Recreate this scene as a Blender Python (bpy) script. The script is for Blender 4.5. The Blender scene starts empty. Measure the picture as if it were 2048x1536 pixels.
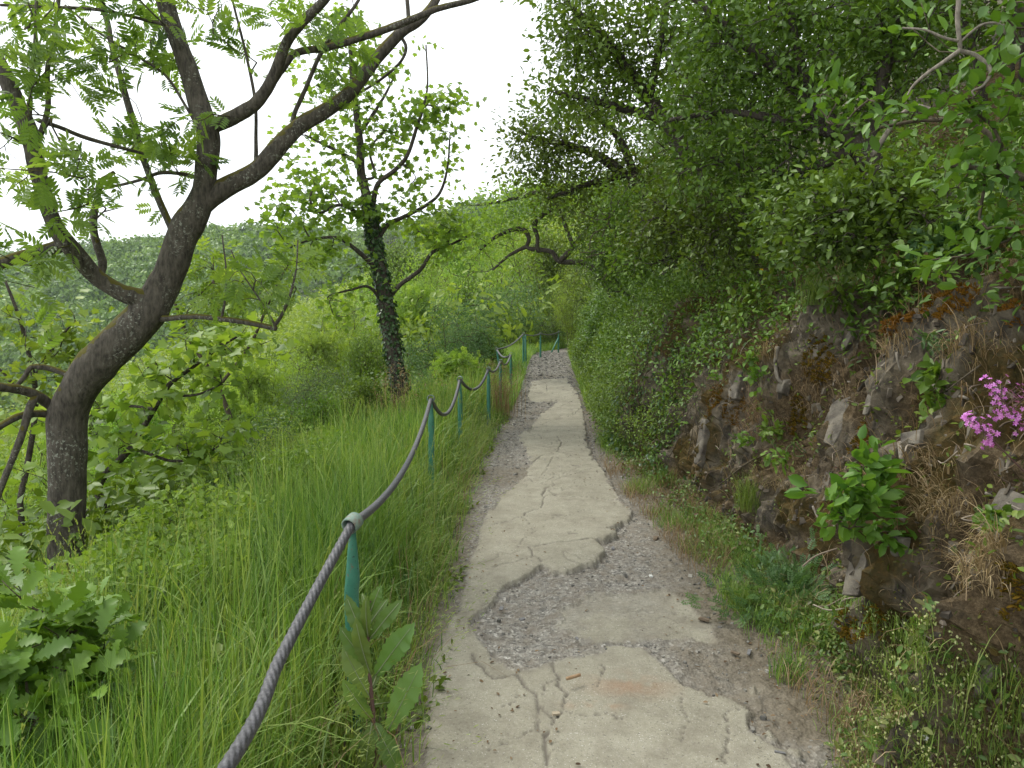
import bpy, math, random
import numpy as np
from math import radians, sin, cos, pi

sc = bpy.context.scene
col = sc.collection
R = np.random.default_rng(7)

# ------------------------------------------------------------------ camera
CAM_Z = 1.6
FPX = 1420.0                      # focal length in photo pixels (2048 wide)
PITCH = math.atan(128 / FPX)
cd = bpy.data.cameras.new("camera"); cd.sensor_width = 36; cd.lens = 36 * FPX / 2048
cd.clip_start = 0.05; cd.clip_end = 4000
cam = bpy.data.objects.new("camera", cd); col.objects.link(cam)
cam.location = (0, 0, CAM_Z); cam.rotation_euler = (pi / 2 - PITCH, 0, 0)
sc.camera = cam

def ray(px, py):
    x = (px - 1024) / FPX; y = (768 - py) / FPX
    return np.array([x, cos(PITCH) + y * sin(PITCH), -sin(PITCH) + y * cos(PITCH)])
def at(px, py, d):
    """world point seen at photo pixel (px, py) that lies d metres ahead (Y = d)"""
    r = ray(px, py); return np.array([0, 0, CAM_Z]) + r * (d / r[1])
def project(P):
    P = np.asarray(P, float) - np.array([0, 0, CAM_Z])
    f = P[..., 1] * cos(PITCH) - P[..., 2] * sin(PITCH)
    u = P[..., 1] * sin(PITCH) + P[..., 2] * cos(PITCH)
    return 1024 + FPX * P[..., 0] / f, 768 - FPX * u / f, f

# ------------------------------------------------------------------ noise
def _hash(ix, iy, iz, seed):
    h = (ix.astype(np.int64) * 374761393 + iy.astype(np.int64) * 668265263 + iz.astype(np.int64) * 1274126177 + seed * 974711) & 0xffffffff
    h = ((h ^ (h >> 13)) * 1103515245) & 0xffffffff
    h = ((h ^ (h >> 16)) * 2246822519) & 0xffffffff
    return ((h ^ (h >> 15)) & 0xffff) / 65535.0
def vnoise(x, y, z=0.0, seed=0):
    x, y, z = np.broadcast_arrays(np.asarray(x, float), np.asarray(y, float), np.asarray(z, float))
    ix, iy, iz = np.floor(x), np.floor(y), np.floor(z)
    fx, fy, fz = x - ix, y - iy, z - iz
    fx = fx * fx * (3 - 2 * fx); fy = fy * fy * (3 - 2 * fy); fz = fz * fz * (3 - 2 * fz)
    o = 0
    for a in (0, 1):
        for b in (0, 1):
            for c in (0, 1):
                w = (fx if a else 1 - fx) * (fy if b else 1 - fy) * (fz if c else 1 - fz)
                o = o + w * _hash(ix + a, iy + b, iz + c, seed)
    return o * 2 - 1
def fbm(x, y, z=0.0, oct=4, seed=0):
    o = 0; a = 1.0; t = 0; s = 1.0
    for k in range(oct):
        o = o + a * vnoise(np.asarray(x) * s, np.asarray(y) * s, np.asarray(z) * s, seed + k * 17); t += a; a *= .5; s *= 2.03
    return o / t
def smooth(a, b, x):
    t = np.clip((np.asarray(x, float) - a) / (b - a), 0, 1); return t * t * (3 - 2 * t)

# ------------------------------------------------------------------ lie of the land
def zp(Y):                                            # height of the path
    Y = np.asarray(Y, float); return .5 * smooth(10, 24, Y) + .02 * np.clip(Y - 24, 0, 10)
YL = [-6, 1.5, 2.5, 4.1, 6.8, 8.5, 10.8, 14, 19, 22, 24, 26, 28, 30, 34]
XL = [-.35, -.33, -.30, -.33, -.32, -.27, -.10, .12, .42, .60, .95, 1.7, 3.0, 5.0, 9]
XR = [1.3, 1.22, 1.18, 1.10, .95, .98, 1.15, 1.34, 1.55, 1.72, 2.2, 3.2, 5.0, 7.5, 12]
XF = [1.3, 1.32, 1.42, 1.72, 1.58, 1.38, 1.48, 1.72, 1.95, 2.15, 2.75, 3.8, 5.8, 8.6, 14]
def xl(Y): return np.interp(Y, YL, XL)
def xr(Y): return np.interp(Y, YL, XR)
def xf(Y): return np.interp(Y, YL, XF)
RIDGE_X = (np.array([-700, -300, 0, 200, 350, 420, 560, 700, 850, 950, 1100, 1300, 1600]) - 1024) / FPX * 420
RIDGE_Z = 1.6 + (640 - np.array([520, 516, 508, 494, 466, 454, 452, 452, 440, 412, 380, 340, 300])) / FPX * 420 - 9
def far_z(X, Y):
    rz = np.interp(X, RIDGE_X, RIDGE_Z) + 3 * fbm(X / 60, Y / 60, oct=3, seed=5)
    up = rz - np.clip(420 - Y, 0, 400) * .46 + 5 * fbm(X / 45, Y / 70, oct=3, seed=8) * smooth(420, 360, Y)
    up = np.where(Y > 420, rz - (Y - 420) * .25, up)
    return np.maximum(up, -42)
def near_z(X, Y):
    X = np.asarray(X, float); Y = np.asarray(Y, float)
    u = xl(Y) - X
    near = np.interp(u, [-1, 0, .6, 1.1, 2.8, 5.2, 10, 40, 120], [0, 0, .01, .06, .52, 1.75, 4.6, 22, 66])
    fr = np.interp(u, [-1, 0, .9, 3, 20, 60, 160], [0, 0, .1, .75, 6.6, 21, 60])
    b = smooth(9, 26, Y)
    left = zp(Y) - (near * (1 - b) + fr * b)
    w = X - xf(Y)
    right = zp(Y) + np.interp(w, [-.3, 0, .3, .9, 1.6, 4, 8, 30, 80], [0, 0, .3, 1.35, 1.75, 3.9, 7.6, 24, 50]) - .05 * smooth(-.1, .3, w)
    z = np.where(u > 0, left, right)
    ahead = np.clip(Y - 29, 0, 80)
    z = z + .19 * ahead - .0002 * ahead ** 2 - np.clip(Y - 112, 0, 400) * .55
    z = z + (.10 * fbm(X / 1.3, Y / 1.3, oct=3, seed=2) * smooth(.6, 2.5, u) + .5 * fbm(X / 9, Y / 9, oct=3, seed=3) * smooth(3, 12, u))
    return z
def ground(X, Y):
    a = near_z(X, Y); b = far_z(X, Y)
    return np.maximum(a, b)

# ------------------------------------------------------------------ mesh helpers
class Geo:
    def __init__(s): s.V = []; s.F = []; s.T = []; s.A = []; s.n = 0
    def add(s, V, F, rnd=None, F3=None):
        V = np.asarray(V, float).reshape(-1, 3)
        if len(V) == 0: return
        s.V.append(V)
        if F is not None and len(F): s.F.append(np.asarray(F, np.int64) + s.n)
        if F3 is not None and len(F3): s.T.append(np.asarray(F3, np.int64) + s.n)
        if rnd is None: rnd = np.full(len(V), .5)
        s.A.append(np.broadcast_to(np.asarray(rnd, float), (len(V),)))
        s.n += len(V)
    def verts(s): return np.concatenate(s.V)
def mesh_from(name, V, Q=None, T=None, attrs=None, smooth_=True):
    V = np.asarray(V, np.float32); lo = []; lt = []
    if Q is not None and len(Q): Q = np.asarray(Q); lo.append(Q.ravel()); lt.append(np.full(len(Q), 4))
    if T is not None and len(T): T = np.asarray(T); lo.append(T.ravel()); lt.append(np.full(len(T), 3))
    loops = np.concatenate(lo).astype(np.int32); tot = np.concatenate(lt).astype(np.int32)
    me = bpy.data.meshes.new(name)
    me.vertices.add(len(V)); me.vertices.foreach_set("co", V.ravel())
    me.loops.add(len(loops)); me.loops.foreach_set("vertex_index", loops)
    me.polygons.add(len(tot)); st = np.concatenate([[0], np.cumsum(tot)[:-1]]).astype(np.int32)
    me.polygons.foreach_set("loop_start", st)
    try: me.polygons.foreach_set("loop_total", tot)
    except Exception: pass
    me.polygons.foreach_set("use_smooth", np.full(len(tot), bool(smooth_)))
    for k, a in (attrs or {}).items():
        at_ = me.attributes.new(k, 'FLOAT', 'POINT'); at_.data.foreach_set("value", np.asarray(a, np.float32))
    me.update(calc_edges=True); me.validate()
    return me
def link(name, me, mat, parent=None, loc=(0, 0, 0)):
    o = bpy.data.objects.new(name, me); col.objects.link(o)
    for m in (mat if isinstance(mat, (list, tuple)) else [mat]): me.materials.append(m)
    o.location = loc
    if parent is not None: o.parent = parent
    return o
def build(name, g, mat, parent=None, base=(0, 0, 0), smooth_=True):
    """one Geo as ONE mesh object; vertices are kept relative to the thing's base"""
    V = g.verts() - np.asarray(base)
    me = mesh_from(name, V, np.concatenate(g.F) if g.F else None, np.concatenate(g.T) if g.T else None, {"rnd": np.concatenate(g.A)}, smooth_)
    return link(name, me, mat, parent, (0, 0, 0) if parent is not None else base)
def tag(o, label=None, cat=None, group=None, kind=None):
    if label: o["label"] = label
    if cat: o["category"] = cat
    if group: o["group"] = group
    if kind: o["kind"] = kind
    return o
def thing(name, label, cat, loc, group=None):
    o = bpy.data.objects.new(name, None); col.objects.link(o); o.location = tuple(loc); o.empty_display_size = .1
    return tag(o, label, cat, group)
def copy_tree(o, parent=None):
    c = o.copy(); col.objects.link(c)
    if parent is not None: c.parent = parent
    for ch in list(o.children): copy_tree(ch, c)
    return c
def unit(v): v = np.asarray(v, float); return v / np.maximum(np.linalg.norm(v, axis=-1, keepdims=True), 1e-9)
def spline(P, per=6, extra=None):
    P = np.asarray(P, float); n = len(P)
    if n < 3:
        t = np.linspace(0, 1, per + 1)[:, None]; return P[0] * (1 - t) + P[-1] * t
    Q = np.vstack([2 * P[0] - P[1], P, 2 * P[-1] - P[-2]]); out = []
    for i in range(n - 1):
        p0, p1, p2, p3 = Q[i:i + 4]
        for k in range(per):
            t = k / per
            out.append(.5 * (2 * p1 + (p2 - p0) * t + (2 * p0 - 5 * p1 + 4 * p2 - p3) * t * t + (3 * p1 - p0 - 3 * p2 + p3) * t ** 3))
    out.append(P[-1]); return np.array(out)
def tube(g, P, r, sides=6, rnd=.5, lump=0.0, seed=0):
    P = np.asarray(P, float); m = len(P); r = np.broadcast_to(np.asarray(r, float), (m,)).copy()
    T = unit(np.gradient(P, axis=0)); N = np.zeros((m, 3))
    a = np.array([0, 0, 1.]) if abs(T[0, 2]) < .8 else np.array([1., 0, 0])
    N[0] = unit(np.cross(T[0], a))
    for i in range(1, m):
        v = N[i - 1] - T[i] * np.dot(N[i - 1], T[i]); N[i] = unit(v)
    B = np.cross(T, N); th = np.arange(sides) * 2 * pi / sides
    ring = np.cos(th)[None, :, None] * N[:, None] + np.sin(th)[None, :, None] * B[:, None]
    rr = np.repeat(r[:, None], sides, 1)
    if lump:
        q = P[:, None] + ring * r[:, None, None]
        s = 1 / np.maximum(r.max(), .01)
        rr = rr * (1 + lump * fbm(q[..., 0] * s, q[..., 1] * s, q[..., 2] * s * .5, oct=3, seed=seed))
    V = (P[:, None] + ring * rr[..., None]).reshape(-1, 3)
    i = np.arange(m - 1)[:, None] * sides; j = np.arange(sides)[None]; j2 = (j + 1) % sides
    F = np.stack([i + j, i + j2, i + sides + j2, i + sides + j], -1).reshape(-1, 4)
    c0 = len(V); V = np.vstack([V, P[0] - T[0] * r[0] * .2, P[-1] + T[-1] * r[-1] * .4])
    jj = np.arange(sides); k = (m - 1) * sides
    F3 = np.vstack([np.stack([np.full(sides, c0), (jj + 1) % sides, jj], -1), np.stack([np.full(sides, c0 + 1), k + jj, k + (jj + 1) % sides], -1)])
    g.add(V, F, rnd, F3)

# leaf templates: x along the leaf, y across, z normal ; (verts, quads)
def tm_simple(w=.5, fold=.12, droop=.15):
    V = np.array([[0, 0, 0], [.3, w * .45, fold * w], [.7, w * .42, fold * w - droop * .5], [1, 0, -droop], [.7, -w * .42, fold * w - droop * .5], [.3, -w * .45, fold * w], ])
    return V, np.array([[0, 3, 2, 1], [0, 5, 4, 3]])
def tm_outline(prof, fold=.12, droop=.25, wave=0.0, seed=0):
    """half widths along the midrib -> strip of quads on both sides"""
    prof = np.asarray(prof, float); n = len(prof); x = np.linspace(0, 1, n); z = -droop * x ** 2
    rg = np.random.default_rng(seed); V = []
    for s in (0, 1, -1):
        for k in range(n):
            V.append([x[k] + (prof[k] * .25 if s else 0), s * prof[k], z[k] + (fold * prof[k] + wave * rg.normal() * prof[k] if s else 0)])
    F = []
    for k in range(n - 1):
        F.append([k, k + 1, n + k + 1, n + k]); F.append([k + 1, k, 2 * n + k, 2 * n + k + 1])
    return np.array(V), np.array(F)
def tm_pinnate(pairs=5, w=.3, ll=.42):
    V = []; F = []; n = 0; a, f = tm_simple(w, .1, .18)
    def put(x, ang, L):
        nonlocal n
        c, s = cos(ang), sin(ang); Q = a * L
        V.append(np.stack([x + Q[:, 0] * c - Q[:, 1] * s, Q[:, 0] * s + Q[:, 1] * c, Q[:, 2] - .2 * x * x], -1)); F.append(f + n); n += len(a)
    for k in range(pairs):
        x = .2 + .62 * k / max(pairs - 1, 1); L = ll * (1 - .25 * abs(k - pairs * .45) / pairs)
        put(x, radians(58), L); put(x, -radians(58), L)
    put(.84, 0, ll * .9)
    V.append(np.array([[0, .006, 0], [0, -.006, 0], [.88, -.003, -.27], [.88, .003, -.27]])); F.append(np.array([[0, 1, 2, 3]]) + n)
    return np.concatenate(V), np.concatenate(F)
def tm_palmate():                                       # maple-like lobed leaf
    out = [(0, 0), (.05, .30), (.0, .52), (.28, .40), (.42, .62), (.62, .36), (.68, .2), (1.0, 0)]
    return tm_poly(out)
def tm_poly(out, fold=.1, droop=.25):
    k = len(out); V = []
    for x, y in out: V.append([x, 0, -droop * x * x])
    for x, y in out: V.append([x, y, -droop * x * x + fold * y])
    for x, y in out: V.append([x, -y, -droop * x * x + fold * y])
    F = []
    for i in range(k - 1):
        F.append([i, i + 1, k + i + 1, k + i]); F.append([i + 1, i, 2 * k + i, 2 * k + i + 1])
    return np.array(V), np.array(F)
SIMPLE = tm_simple(.55); NARROW = tm_simple(.32); ROUND = tm_simple(.85)
PINN = tm_pinnate(); PINN3 = tm_pinnate(3, .36, .5)
PALM = tm_palmate()
OAK = tm_outline([.01, .10, .07, .19, .11, .27, .15, .31, .18, .27, .14, .17, .02], .15, .25, .12, 1)

def leaves(g, pos, d, nrm, size, tm, rnd):
    TV, TF = tm; n = len(pos)
    if n == 0: return
    x = unit(d); z = unit(nrm - x * np.sum(nrm * x, 1, keepdims=True)); y = np.cross(z, x)
    size = np.broadcast_to(np.asarray(size, float), (n,))
    V = pos[:, None] + size[:, None, None] * (TV[None, :, 0:1] * x[:, None] + TV[None, :, 1:2] * y[:, None] + TV[None, :, 2:3] * z[:, None])
    F = TF[None] + (np.arange(n) * len(TV))[:, None, None]
    g.add(V.reshape(-1, 3), F.reshape(-1, 4), np.repeat(np.broadcast_to(rnd, (n,)), len(TV)))
def rand_unit(n, rng): return unit(rng.normal(size=(n, 3)))

# ------------------------------------------------------------------ growing plants
def grow(main, attr, rng, seg=.25, r_tip=.004, up=.05, expo=.42, branch_cut=None, crook=.12, root_pull=0.0):
    """main: [(points, radii)] already drawn limbs; attr: twig ends. Returns chains [(pts, radii)] and per-twig end direction."""
    cap = sum(len(p) for p, _ in main) + int(len(attr) * 40 + 100)
    P = np.zeros((cap, 3)); D = np.zeros((cap, 3)); par = np.full(cap, -1); tips = np.zeros(cap); rfix = np.zeros(cap); n = 0
    for pts, rad in main:
        m = len(pts); P[n:n + m] = pts; D[n:n + m] = unit(np.gradient(pts, axis=0)); rfix[n:n + m] = rad
        n += m
    attr = np.asarray(attr, float)
    d0 = np.array([np.min(np.sum((P[:n] - a) ** 2, 1)) for a in attr]); order = np.argsort(d0)
    chains = []; ends = np.zeros((len(attr), 3))
    base = main[0][0][0]
    for ai in order:
        a = attr[ai]; v = a - P[:n]; dist = np.linalg.norm(v, axis=1) + 1e-6
        al = np.sum(v * D[:n], 1) / dist
        cost = dist * (1 + .7 * np.clip(.35 - al, 0, 2))
        i = int(np.argmin(cost)); L = dist[i]; dr = v[i] / L
        k = int(min(max(2, math.ceil(L / seg)), 36))
        ctl = P[i] + (D[i] * .55 + dr * .45) * L * .5 + rng.normal(size=3) * L * crook + np.array([0, 0, up * L])
        t = (np.arange(1, k + 1) / k)[:, None]
        pts = P[i] * (1 - t) ** 2 + 2 * ctl * t * (1 - t) + a * t * t
        if k > 2: pts[:-1] += rng.normal(size=(k - 1, 3)) * L / k * .10
        idx = np.arange(n, n + k); P[idx] = pts; par[idx] = np.concatenate([[i], idx[:-1]])
        full = np.vstack([P[i], pts]); D[idx] = unit(np.gradient(full, axis=0))[1:]
        chains.append((i, idx)); ends[ai] = D[idx[-1]]; tips[idx[-1]] += 1; n += k
    for q in range(n - 1, -1, -1):
        if par[q] >= 0 and rfix[par[q]] == 0: tips[par[q]] += tips[q]
    rad = np.where(rfix > 0, rfix, r_tip * np.maximum(tips, 1) ** expo)
    out = []
    for i, idx in chains:
        pts = np.vstack([P[i], P[idx]]); r = rad[idx]; r0 = min(r[0] * 1.25, rad[i])
        r = np.minimum(np.concatenate([[r0], r]), rad[i])
        r = r * np.linspace(1, .8, len(r)) if rfix[i] == 0 else r
        out.append((pts, r))
    return out, ends
def add_chains(g, chains, rng, big=.02):
    for pts, r in chains:
        tube(g, pts, r, 7 if r[0] > big else (5 if r[0] > .006 else 4), rng.uniform(0, 1))
def spray(g, attr, ends, rng, n, tm, size, spread=.12, back=.3, up=.6, out=.7, var=.35, rnd_shift=0.0):
    """leaves round every twig end"""
    attr = np.asarray(attr); A = np.repeat(attr, n, 0); E = np.repeat(ends, n, 0); m = len(A)
    pos = A - E * rng.uniform(0, back, (m, 1)) + rng.normal(size=(m, 3)) * spread * np.array([1, 1, .7])
    ro = unit(pos - A + E * .15)
    d = unit(ro * out + E * .35 + rand_unit(m, rng) * .55 + np.array([0, 0, .05]))
    nr = unit(np.array([0, 0, 1.0]) * up + rand_unit(m, rng) * .55 + ro * .25)
    clump = np.repeat(rng.uniform(0, 1, len(attr)), n)
    leaves(g, pos, d, nr, size * (1 + var * rng.uniform(-1, .6, m)), tm, np.clip(.62 * clump + .38 * rng.uniform(0, 1, m) + rnd_shift, 0, 1))
def blob_points(blobs, n, rng, shell=.45):
    """random points in ellipsoids [(centre, radii, weight)] thinned towards the middle"""
    w = np.array([b[2] for b in blobs], float); w /= w.sum(); out = []
    for b, k in zip(blobs, rng.multinomial(n, w)):
        u = rand_unit(k, rng) * (rng.uniform(shell ** 3, 1, (k, 1)) ** (1 / 3)); out.append(np.asarray(b[0]) + u * np.asarray(b[1]))
    return np.concatenate(out)

# ------------------------------------------------------------------ materials
def new_mat(name):
    m = bpy.data.materials.new(name); m.use_nodes = True; nt = m.node_tree; nt.nodes.clear()
    return m, nt, nt.nodes.new("ShaderNodeOutputMaterial")
def N(nt, t, **k):
    n = nt.nodes.new(t)
    for a, b in k.items():
        if a in n.inputs.keys(): n.inputs[a].default_value = b
        else: setattr(n, a, b)
    return n
def ramp(nt, fac, stops):
    r = nt.nodes.new("ShaderNodeValToRGB"); e = r.color_ramp.elements
    while len(e) < len(stops): e.new(.5)
    for k, (p, c) in enumerate(stops): e[k].position = p; e[k].color = (*c, 1)
    nt.links.new(fac, r.inputs[0]); return r.outputs[0]
def leaf_mat(name, cols, trans=.35, rough=.45, spec=.38, tcol=1.35):
    m, nt, out = new_mat(name); L = nt.links
    a = N(nt, "ShaderNodeAttribute", attribute_name="rnd"); oi = N(nt, "ShaderNodeObjectInfo")
    tc = N(nt, "ShaderNodeTexCoord"); no = N(nt, "ShaderNodeTexNoise", Scale=1.1, Detail=2.0); L.new(tc.outputs["Object"], no.inputs["Vector"])
    mx = N(nt, "ShaderNodeMath", operation='MULTIPLY_ADD'); L.new(no.outputs[0], mx.inputs[0]); mx.inputs[1].default_value = .7; mx.inputs[2].default_value = -.35
    ad = N(nt, "ShaderNodeMath", operation='ADD', use_clamp=True); L.new(a.outputs["Fac"], ad.inputs[0]); L.new(mx.outputs[0], ad.inputs[1])
    c = ramp(nt, ad.outputs[0], [(i / (len(cols) - 1), q) for i, q in enumerate(cols)])
    hs = N(nt, "ShaderNodeHueSaturation"); L.new(c, hs.inputs["Color"])
    v = N(nt, "ShaderNodeMath", operation='MULTIPLY_ADD'); L.new(oi.outputs["Random"], v.inputs[0]); v.inputs[1].default_value = .3; v.inputs[2].default_value = .85
    L.new(v.outputs[0], hs.inputs["Value"])
    h = N(nt, "ShaderNodeMath", operation='MULTIPLY_ADD'); L.new(oi.outputs["Random"], h.inputs[0]); h.inputs[1].default_value = .03; h.inputs[2].default_value = .485
    L.new(h.outputs[0], hs.inputs["Hue"])
    p = N(nt, "ShaderNodeBsdfPrincipled", Roughness=rough); p.inputs["Specular IOR Level"].default_value = spec
    L.new(hs.outputs[0], p.inputs["Base Color"])
    t = N(nt, "ShaderNodeBsdfTranslucent")
    tm = N(nt, "ShaderNodeMix", data_type='RGBA', blend_type='MULTIPLY'); tm.inputs[0].default_value = 1
    L.new(hs.outputs[0], tm.inputs[6]); tm.inputs[7].default_value = (tcol * 1.12, tcol * 1.05, tcol * .5, 1); L.new(tm.outputs[2], t.inputs["Color"])
    mix = N(nt, "ShaderNodeMixShader"); mix.inputs[0].default_value = trans
    L.new(p.outputs[0], mix.inputs[1]); L.new(t.outputs[0], mix.inputs[2]); L.new(mix.outputs[0], out.inputs[0])
    return m
def bark_mat(name, c1, c2, spot=None, moss=None, scale=14, bump=.5):
    m, nt, out = new_mat(name); L = nt.links
    tc = N(nt, "ShaderNodeTexCoord"); mp = N(nt, "ShaderNodeMapping"); mp.inputs["Scale"].default_value = (1, 1, .3); L.new(tc.outputs["Object"], mp.inputs[0])
    n1 = N(nt, "ShaderNodeTexNoise", Scale=float(scale) * 3, Detail=6.0, Roughness=.65); L.new(mp.outputs[0], n1.inputs["Vector"])
    c = ramp(nt, n1.outputs[0], [(.32, c1), (.68, c2)])
    n2 = N(nt, "ShaderNodeTexNoise", Scale=float(scale), Detail=3.0); L.new(tc.outputs["Object"], n2.inputs["Vector"])
    def over(c, fac, colr):
        mx = N(nt, "ShaderNodeMix", data_type='RGBA'); L.new(fac, mx.inputs[0]); L.new(c, mx.inputs[6]); mx.inputs[7].default_value = (*colr, 1); return mx.outputs[2]
    if spot:
        v = N(nt, "ShaderNodeTexNoise", Scale=float(scale) * 4, Detail=3.0, Roughness=.7); L.new(tc.outputs["Object"], v.inputs["Vector"])
        big = N(nt, "ShaderNodeTexNoise", Scale=float(scale) * .35, Detail=1.0); L.new(tc.outputs["Object"], big.inputs["Vector"])
        k = ramp(nt, v.outputs[0], [(.56, (0, 0, 0)), (.62, (1, 1, 1))]); k2 = ramp(nt, big.outputs[0], [(.44, (0, 0, 0)), (.6, (1, 1, 1))])
        mu = N(nt, "ShaderNodeMath", operation='MULTIPLY'); L.new(k, mu.inputs[0]); L.new(k2, mu.inputs[1]); c = over(c, mu.outputs[0], spot)
    if moss:
        ge = N(nt, "ShaderNodeNewGeometry"); sx = N(nt, "ShaderNodeSeparateXYZ"); L.new(ge.outputs["Normal"], sx.inputs[0])
        ad = N(nt, "ShaderNodeMath", operation='ADD'); L.new(sx.outputs[2], ad.inputs[0]); L.new(n2.outputs[0], ad.inputs[1])
        c = over(c, ramp(nt, ad.outputs[0], [(.98, (0, 0, 0)), (1.2, (1, 1, 1))]), moss)
    p = N(nt, "ShaderNodeBsdfPrincipled", Roughness=.9); p.inputs["Specular IOR Level"].default_value = .15; L.new(c, p.inputs["Base Color"])
    b = N(nt, "ShaderNodeBump", Strength=bump, Distance=.012); L.new(n1.outputs[0], b.inputs["Height"]); L.new(b.outputs[0], p.inputs["Normal"]); L.new(p.outputs[0], out.inputs[0])
    return m
def plain_mat(name, cols, scale=8, rough=.8, bump=.2, attr=False, spec=.25, dist=.01):
    m, nt, out = new_mat(name); L = nt.links
    tc = N(nt, "ShaderNodeTexCoord"); n1 = N(nt, "ShaderNodeTexNoise", Scale=float(scale), Detail=6.0, Roughness=.6); L.new(tc.outputs["Object"], n1.inputs["Vector"])
    f = n1.outputs[0]
    if attr:
        a = N(nt, "ShaderNodeAttribute", attribute_name="rnd"); ad = N(nt, "ShaderNodeMath", operation='MULTIPLY_ADD'); L.new(f, ad.inputs[0]); ad.inputs[1].default_value = .5; L.new(a.outputs["Fac"], ad.inputs[2])
        s = N(nt, "ShaderNodeMath", operation='SUBTRACT', use_clamp=True); L.new(ad.outputs[0], s.inputs[0]); s.inputs[1].default_value = .25; fc = s.outputs[0]
    else: fc = f
    lo, hi = (0, 1) if attr else (.3, .7)
    c = ramp(nt, fc, [(lo + (hi - lo) * i / (len(cols) - 1), q) for i, q in enumerate(cols)])
    p = N(nt, "ShaderNodeBsdfPrincipled", Roughness=rough); p.inputs["Specular IOR Level"].default_value = spec; L.new(c, p.inputs["Base Color"])
    b = N(nt, "ShaderNodeBump", Strength=bump, Distance=dist); L.new(f, b.inputs["Height"]); L.new(b.outputs[0], p.inputs["Normal"]); L.new(p.outputs[0], out.inputs[0])
    return m

# ------------------------------------------------------------------ daylight
w = bpy.data.worlds.new("World"); sc.world = w; w.use_nodes = True; nt = w.node_tree
bg = nt.nodes["Background"]; sky = nt.nodes.new("ShaderNodeTexSky"); sky.sky_type = 'NISHITA'; sky.sun_disc = False
SUN_EL, SUN_AZ = radians(56), radians(-60)             # from the valley side, a little ahead
sky.sun_elevation = SUN_EL; sky.sun_rotation = SUN_AZ; sky.air_density = 1.0; sky.dust_density = 3.0
hs = nt.nodes.new("ShaderNodeHueSaturation"); hs.inputs["Saturation"].default_value = .25
mx = nt.nodes.new("ShaderNodeMix"); mx.data_type = 'RGBA'; mx.inputs[0].default_value = .72
mx.inputs[7].default_value = (9.2, 9.5, 9.8, 1)        # the even white of a closed cloud layer
nt.links.new(sky.outputs[0], hs.inputs["Color"]); nt.links.new(hs.outputs[0], mx.inputs[6]); nt.links.new(mx.outputs[2], bg.inputs[0])
bg.inputs[1].default_value = .13
sd = bpy.data.lights.new("sun", 'SUN'); sd.energy = 1.3; sd.angle = radians(14); sd.color = (1, .96, .88)
sun = bpy.data.objects.new("sun", sd); col.objects.link(sun)
sdir = np.array([sin(SUN_AZ) * cos(SUN_EL), cos(SUN_AZ) * cos(SUN_EL), sin(SUN_EL)])
from mathutils import Vector
sun.rotation_euler = Vector(-sdir).to_track_quat('-Z', 'Y').to_euler(); sun.location = (-20, 10, 40)
sc.view_settings.view_transform = 'Standard'; sc.view_settings.look = 'None'; sc.view_settings.exposure = .72; sc.view_settings.gamma = 1
sc.cycles.use_denoising = True
sc.cycles.max_bounces = 8; sc.cycles.diffuse_bounces = 4; sc.cycles.transmission_bounces = 6; sc.cycles.glossy_bounces = 2

# ------------------------------------------------------------------ ground
def grid_mesh(name, xs, ys, fz, mat, attrs=None):
    X, Y = np.meshgrid(xs, ys); Z = fz(X, Y); V = np.stack([X, Y, Z], -1).reshape(-1, 3)
    ny, nx = X.shape; i = (np.arange(ny - 1)[:, None] * nx + np.arange(nx - 1)[None]).ravel()
    return mesh_from(name, V, np.stack([i, i + 1, i + nx + 1, i + nx], -1), None, {k: f(X, Y).ravel() for k, f in (attrs or {}).items()})
def grid(name, xs, ys, fz, mat, attrs=None): return link(name, grid_mesh(name, xs, ys, fz, mat, attrs), mat)
soil = plain_mat("soil_and_litter", [(.04, .042, .02), (.075, .068, .034), (.11, .088, .058)], 3.0, .95, .5, dist=.03)
xs = np.concatenate([np.arange(-460, -60, 8), np.arange(-60, -14, 2), np.arange(-14, 9, .2), np.arange(9, 30, 1.5), np.arange(30, 500, 8)])
ys = np.concatenate([np.arange(-10, 0, 1), np.arange(0, 34, .25), np.arange(34, 60, 1), np.arange(60, 140, 4), np.arange(140, 640, 8)])
tag(grid("ground", xs, ys, lambda X, Y: ground(X, Y) - .03 - .10 * smooth(-.28, -.1, X - xl(Y)) * smooth(.42, .2, X - xr(Y)) * (Y < 34), soil), kind="structure")
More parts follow.
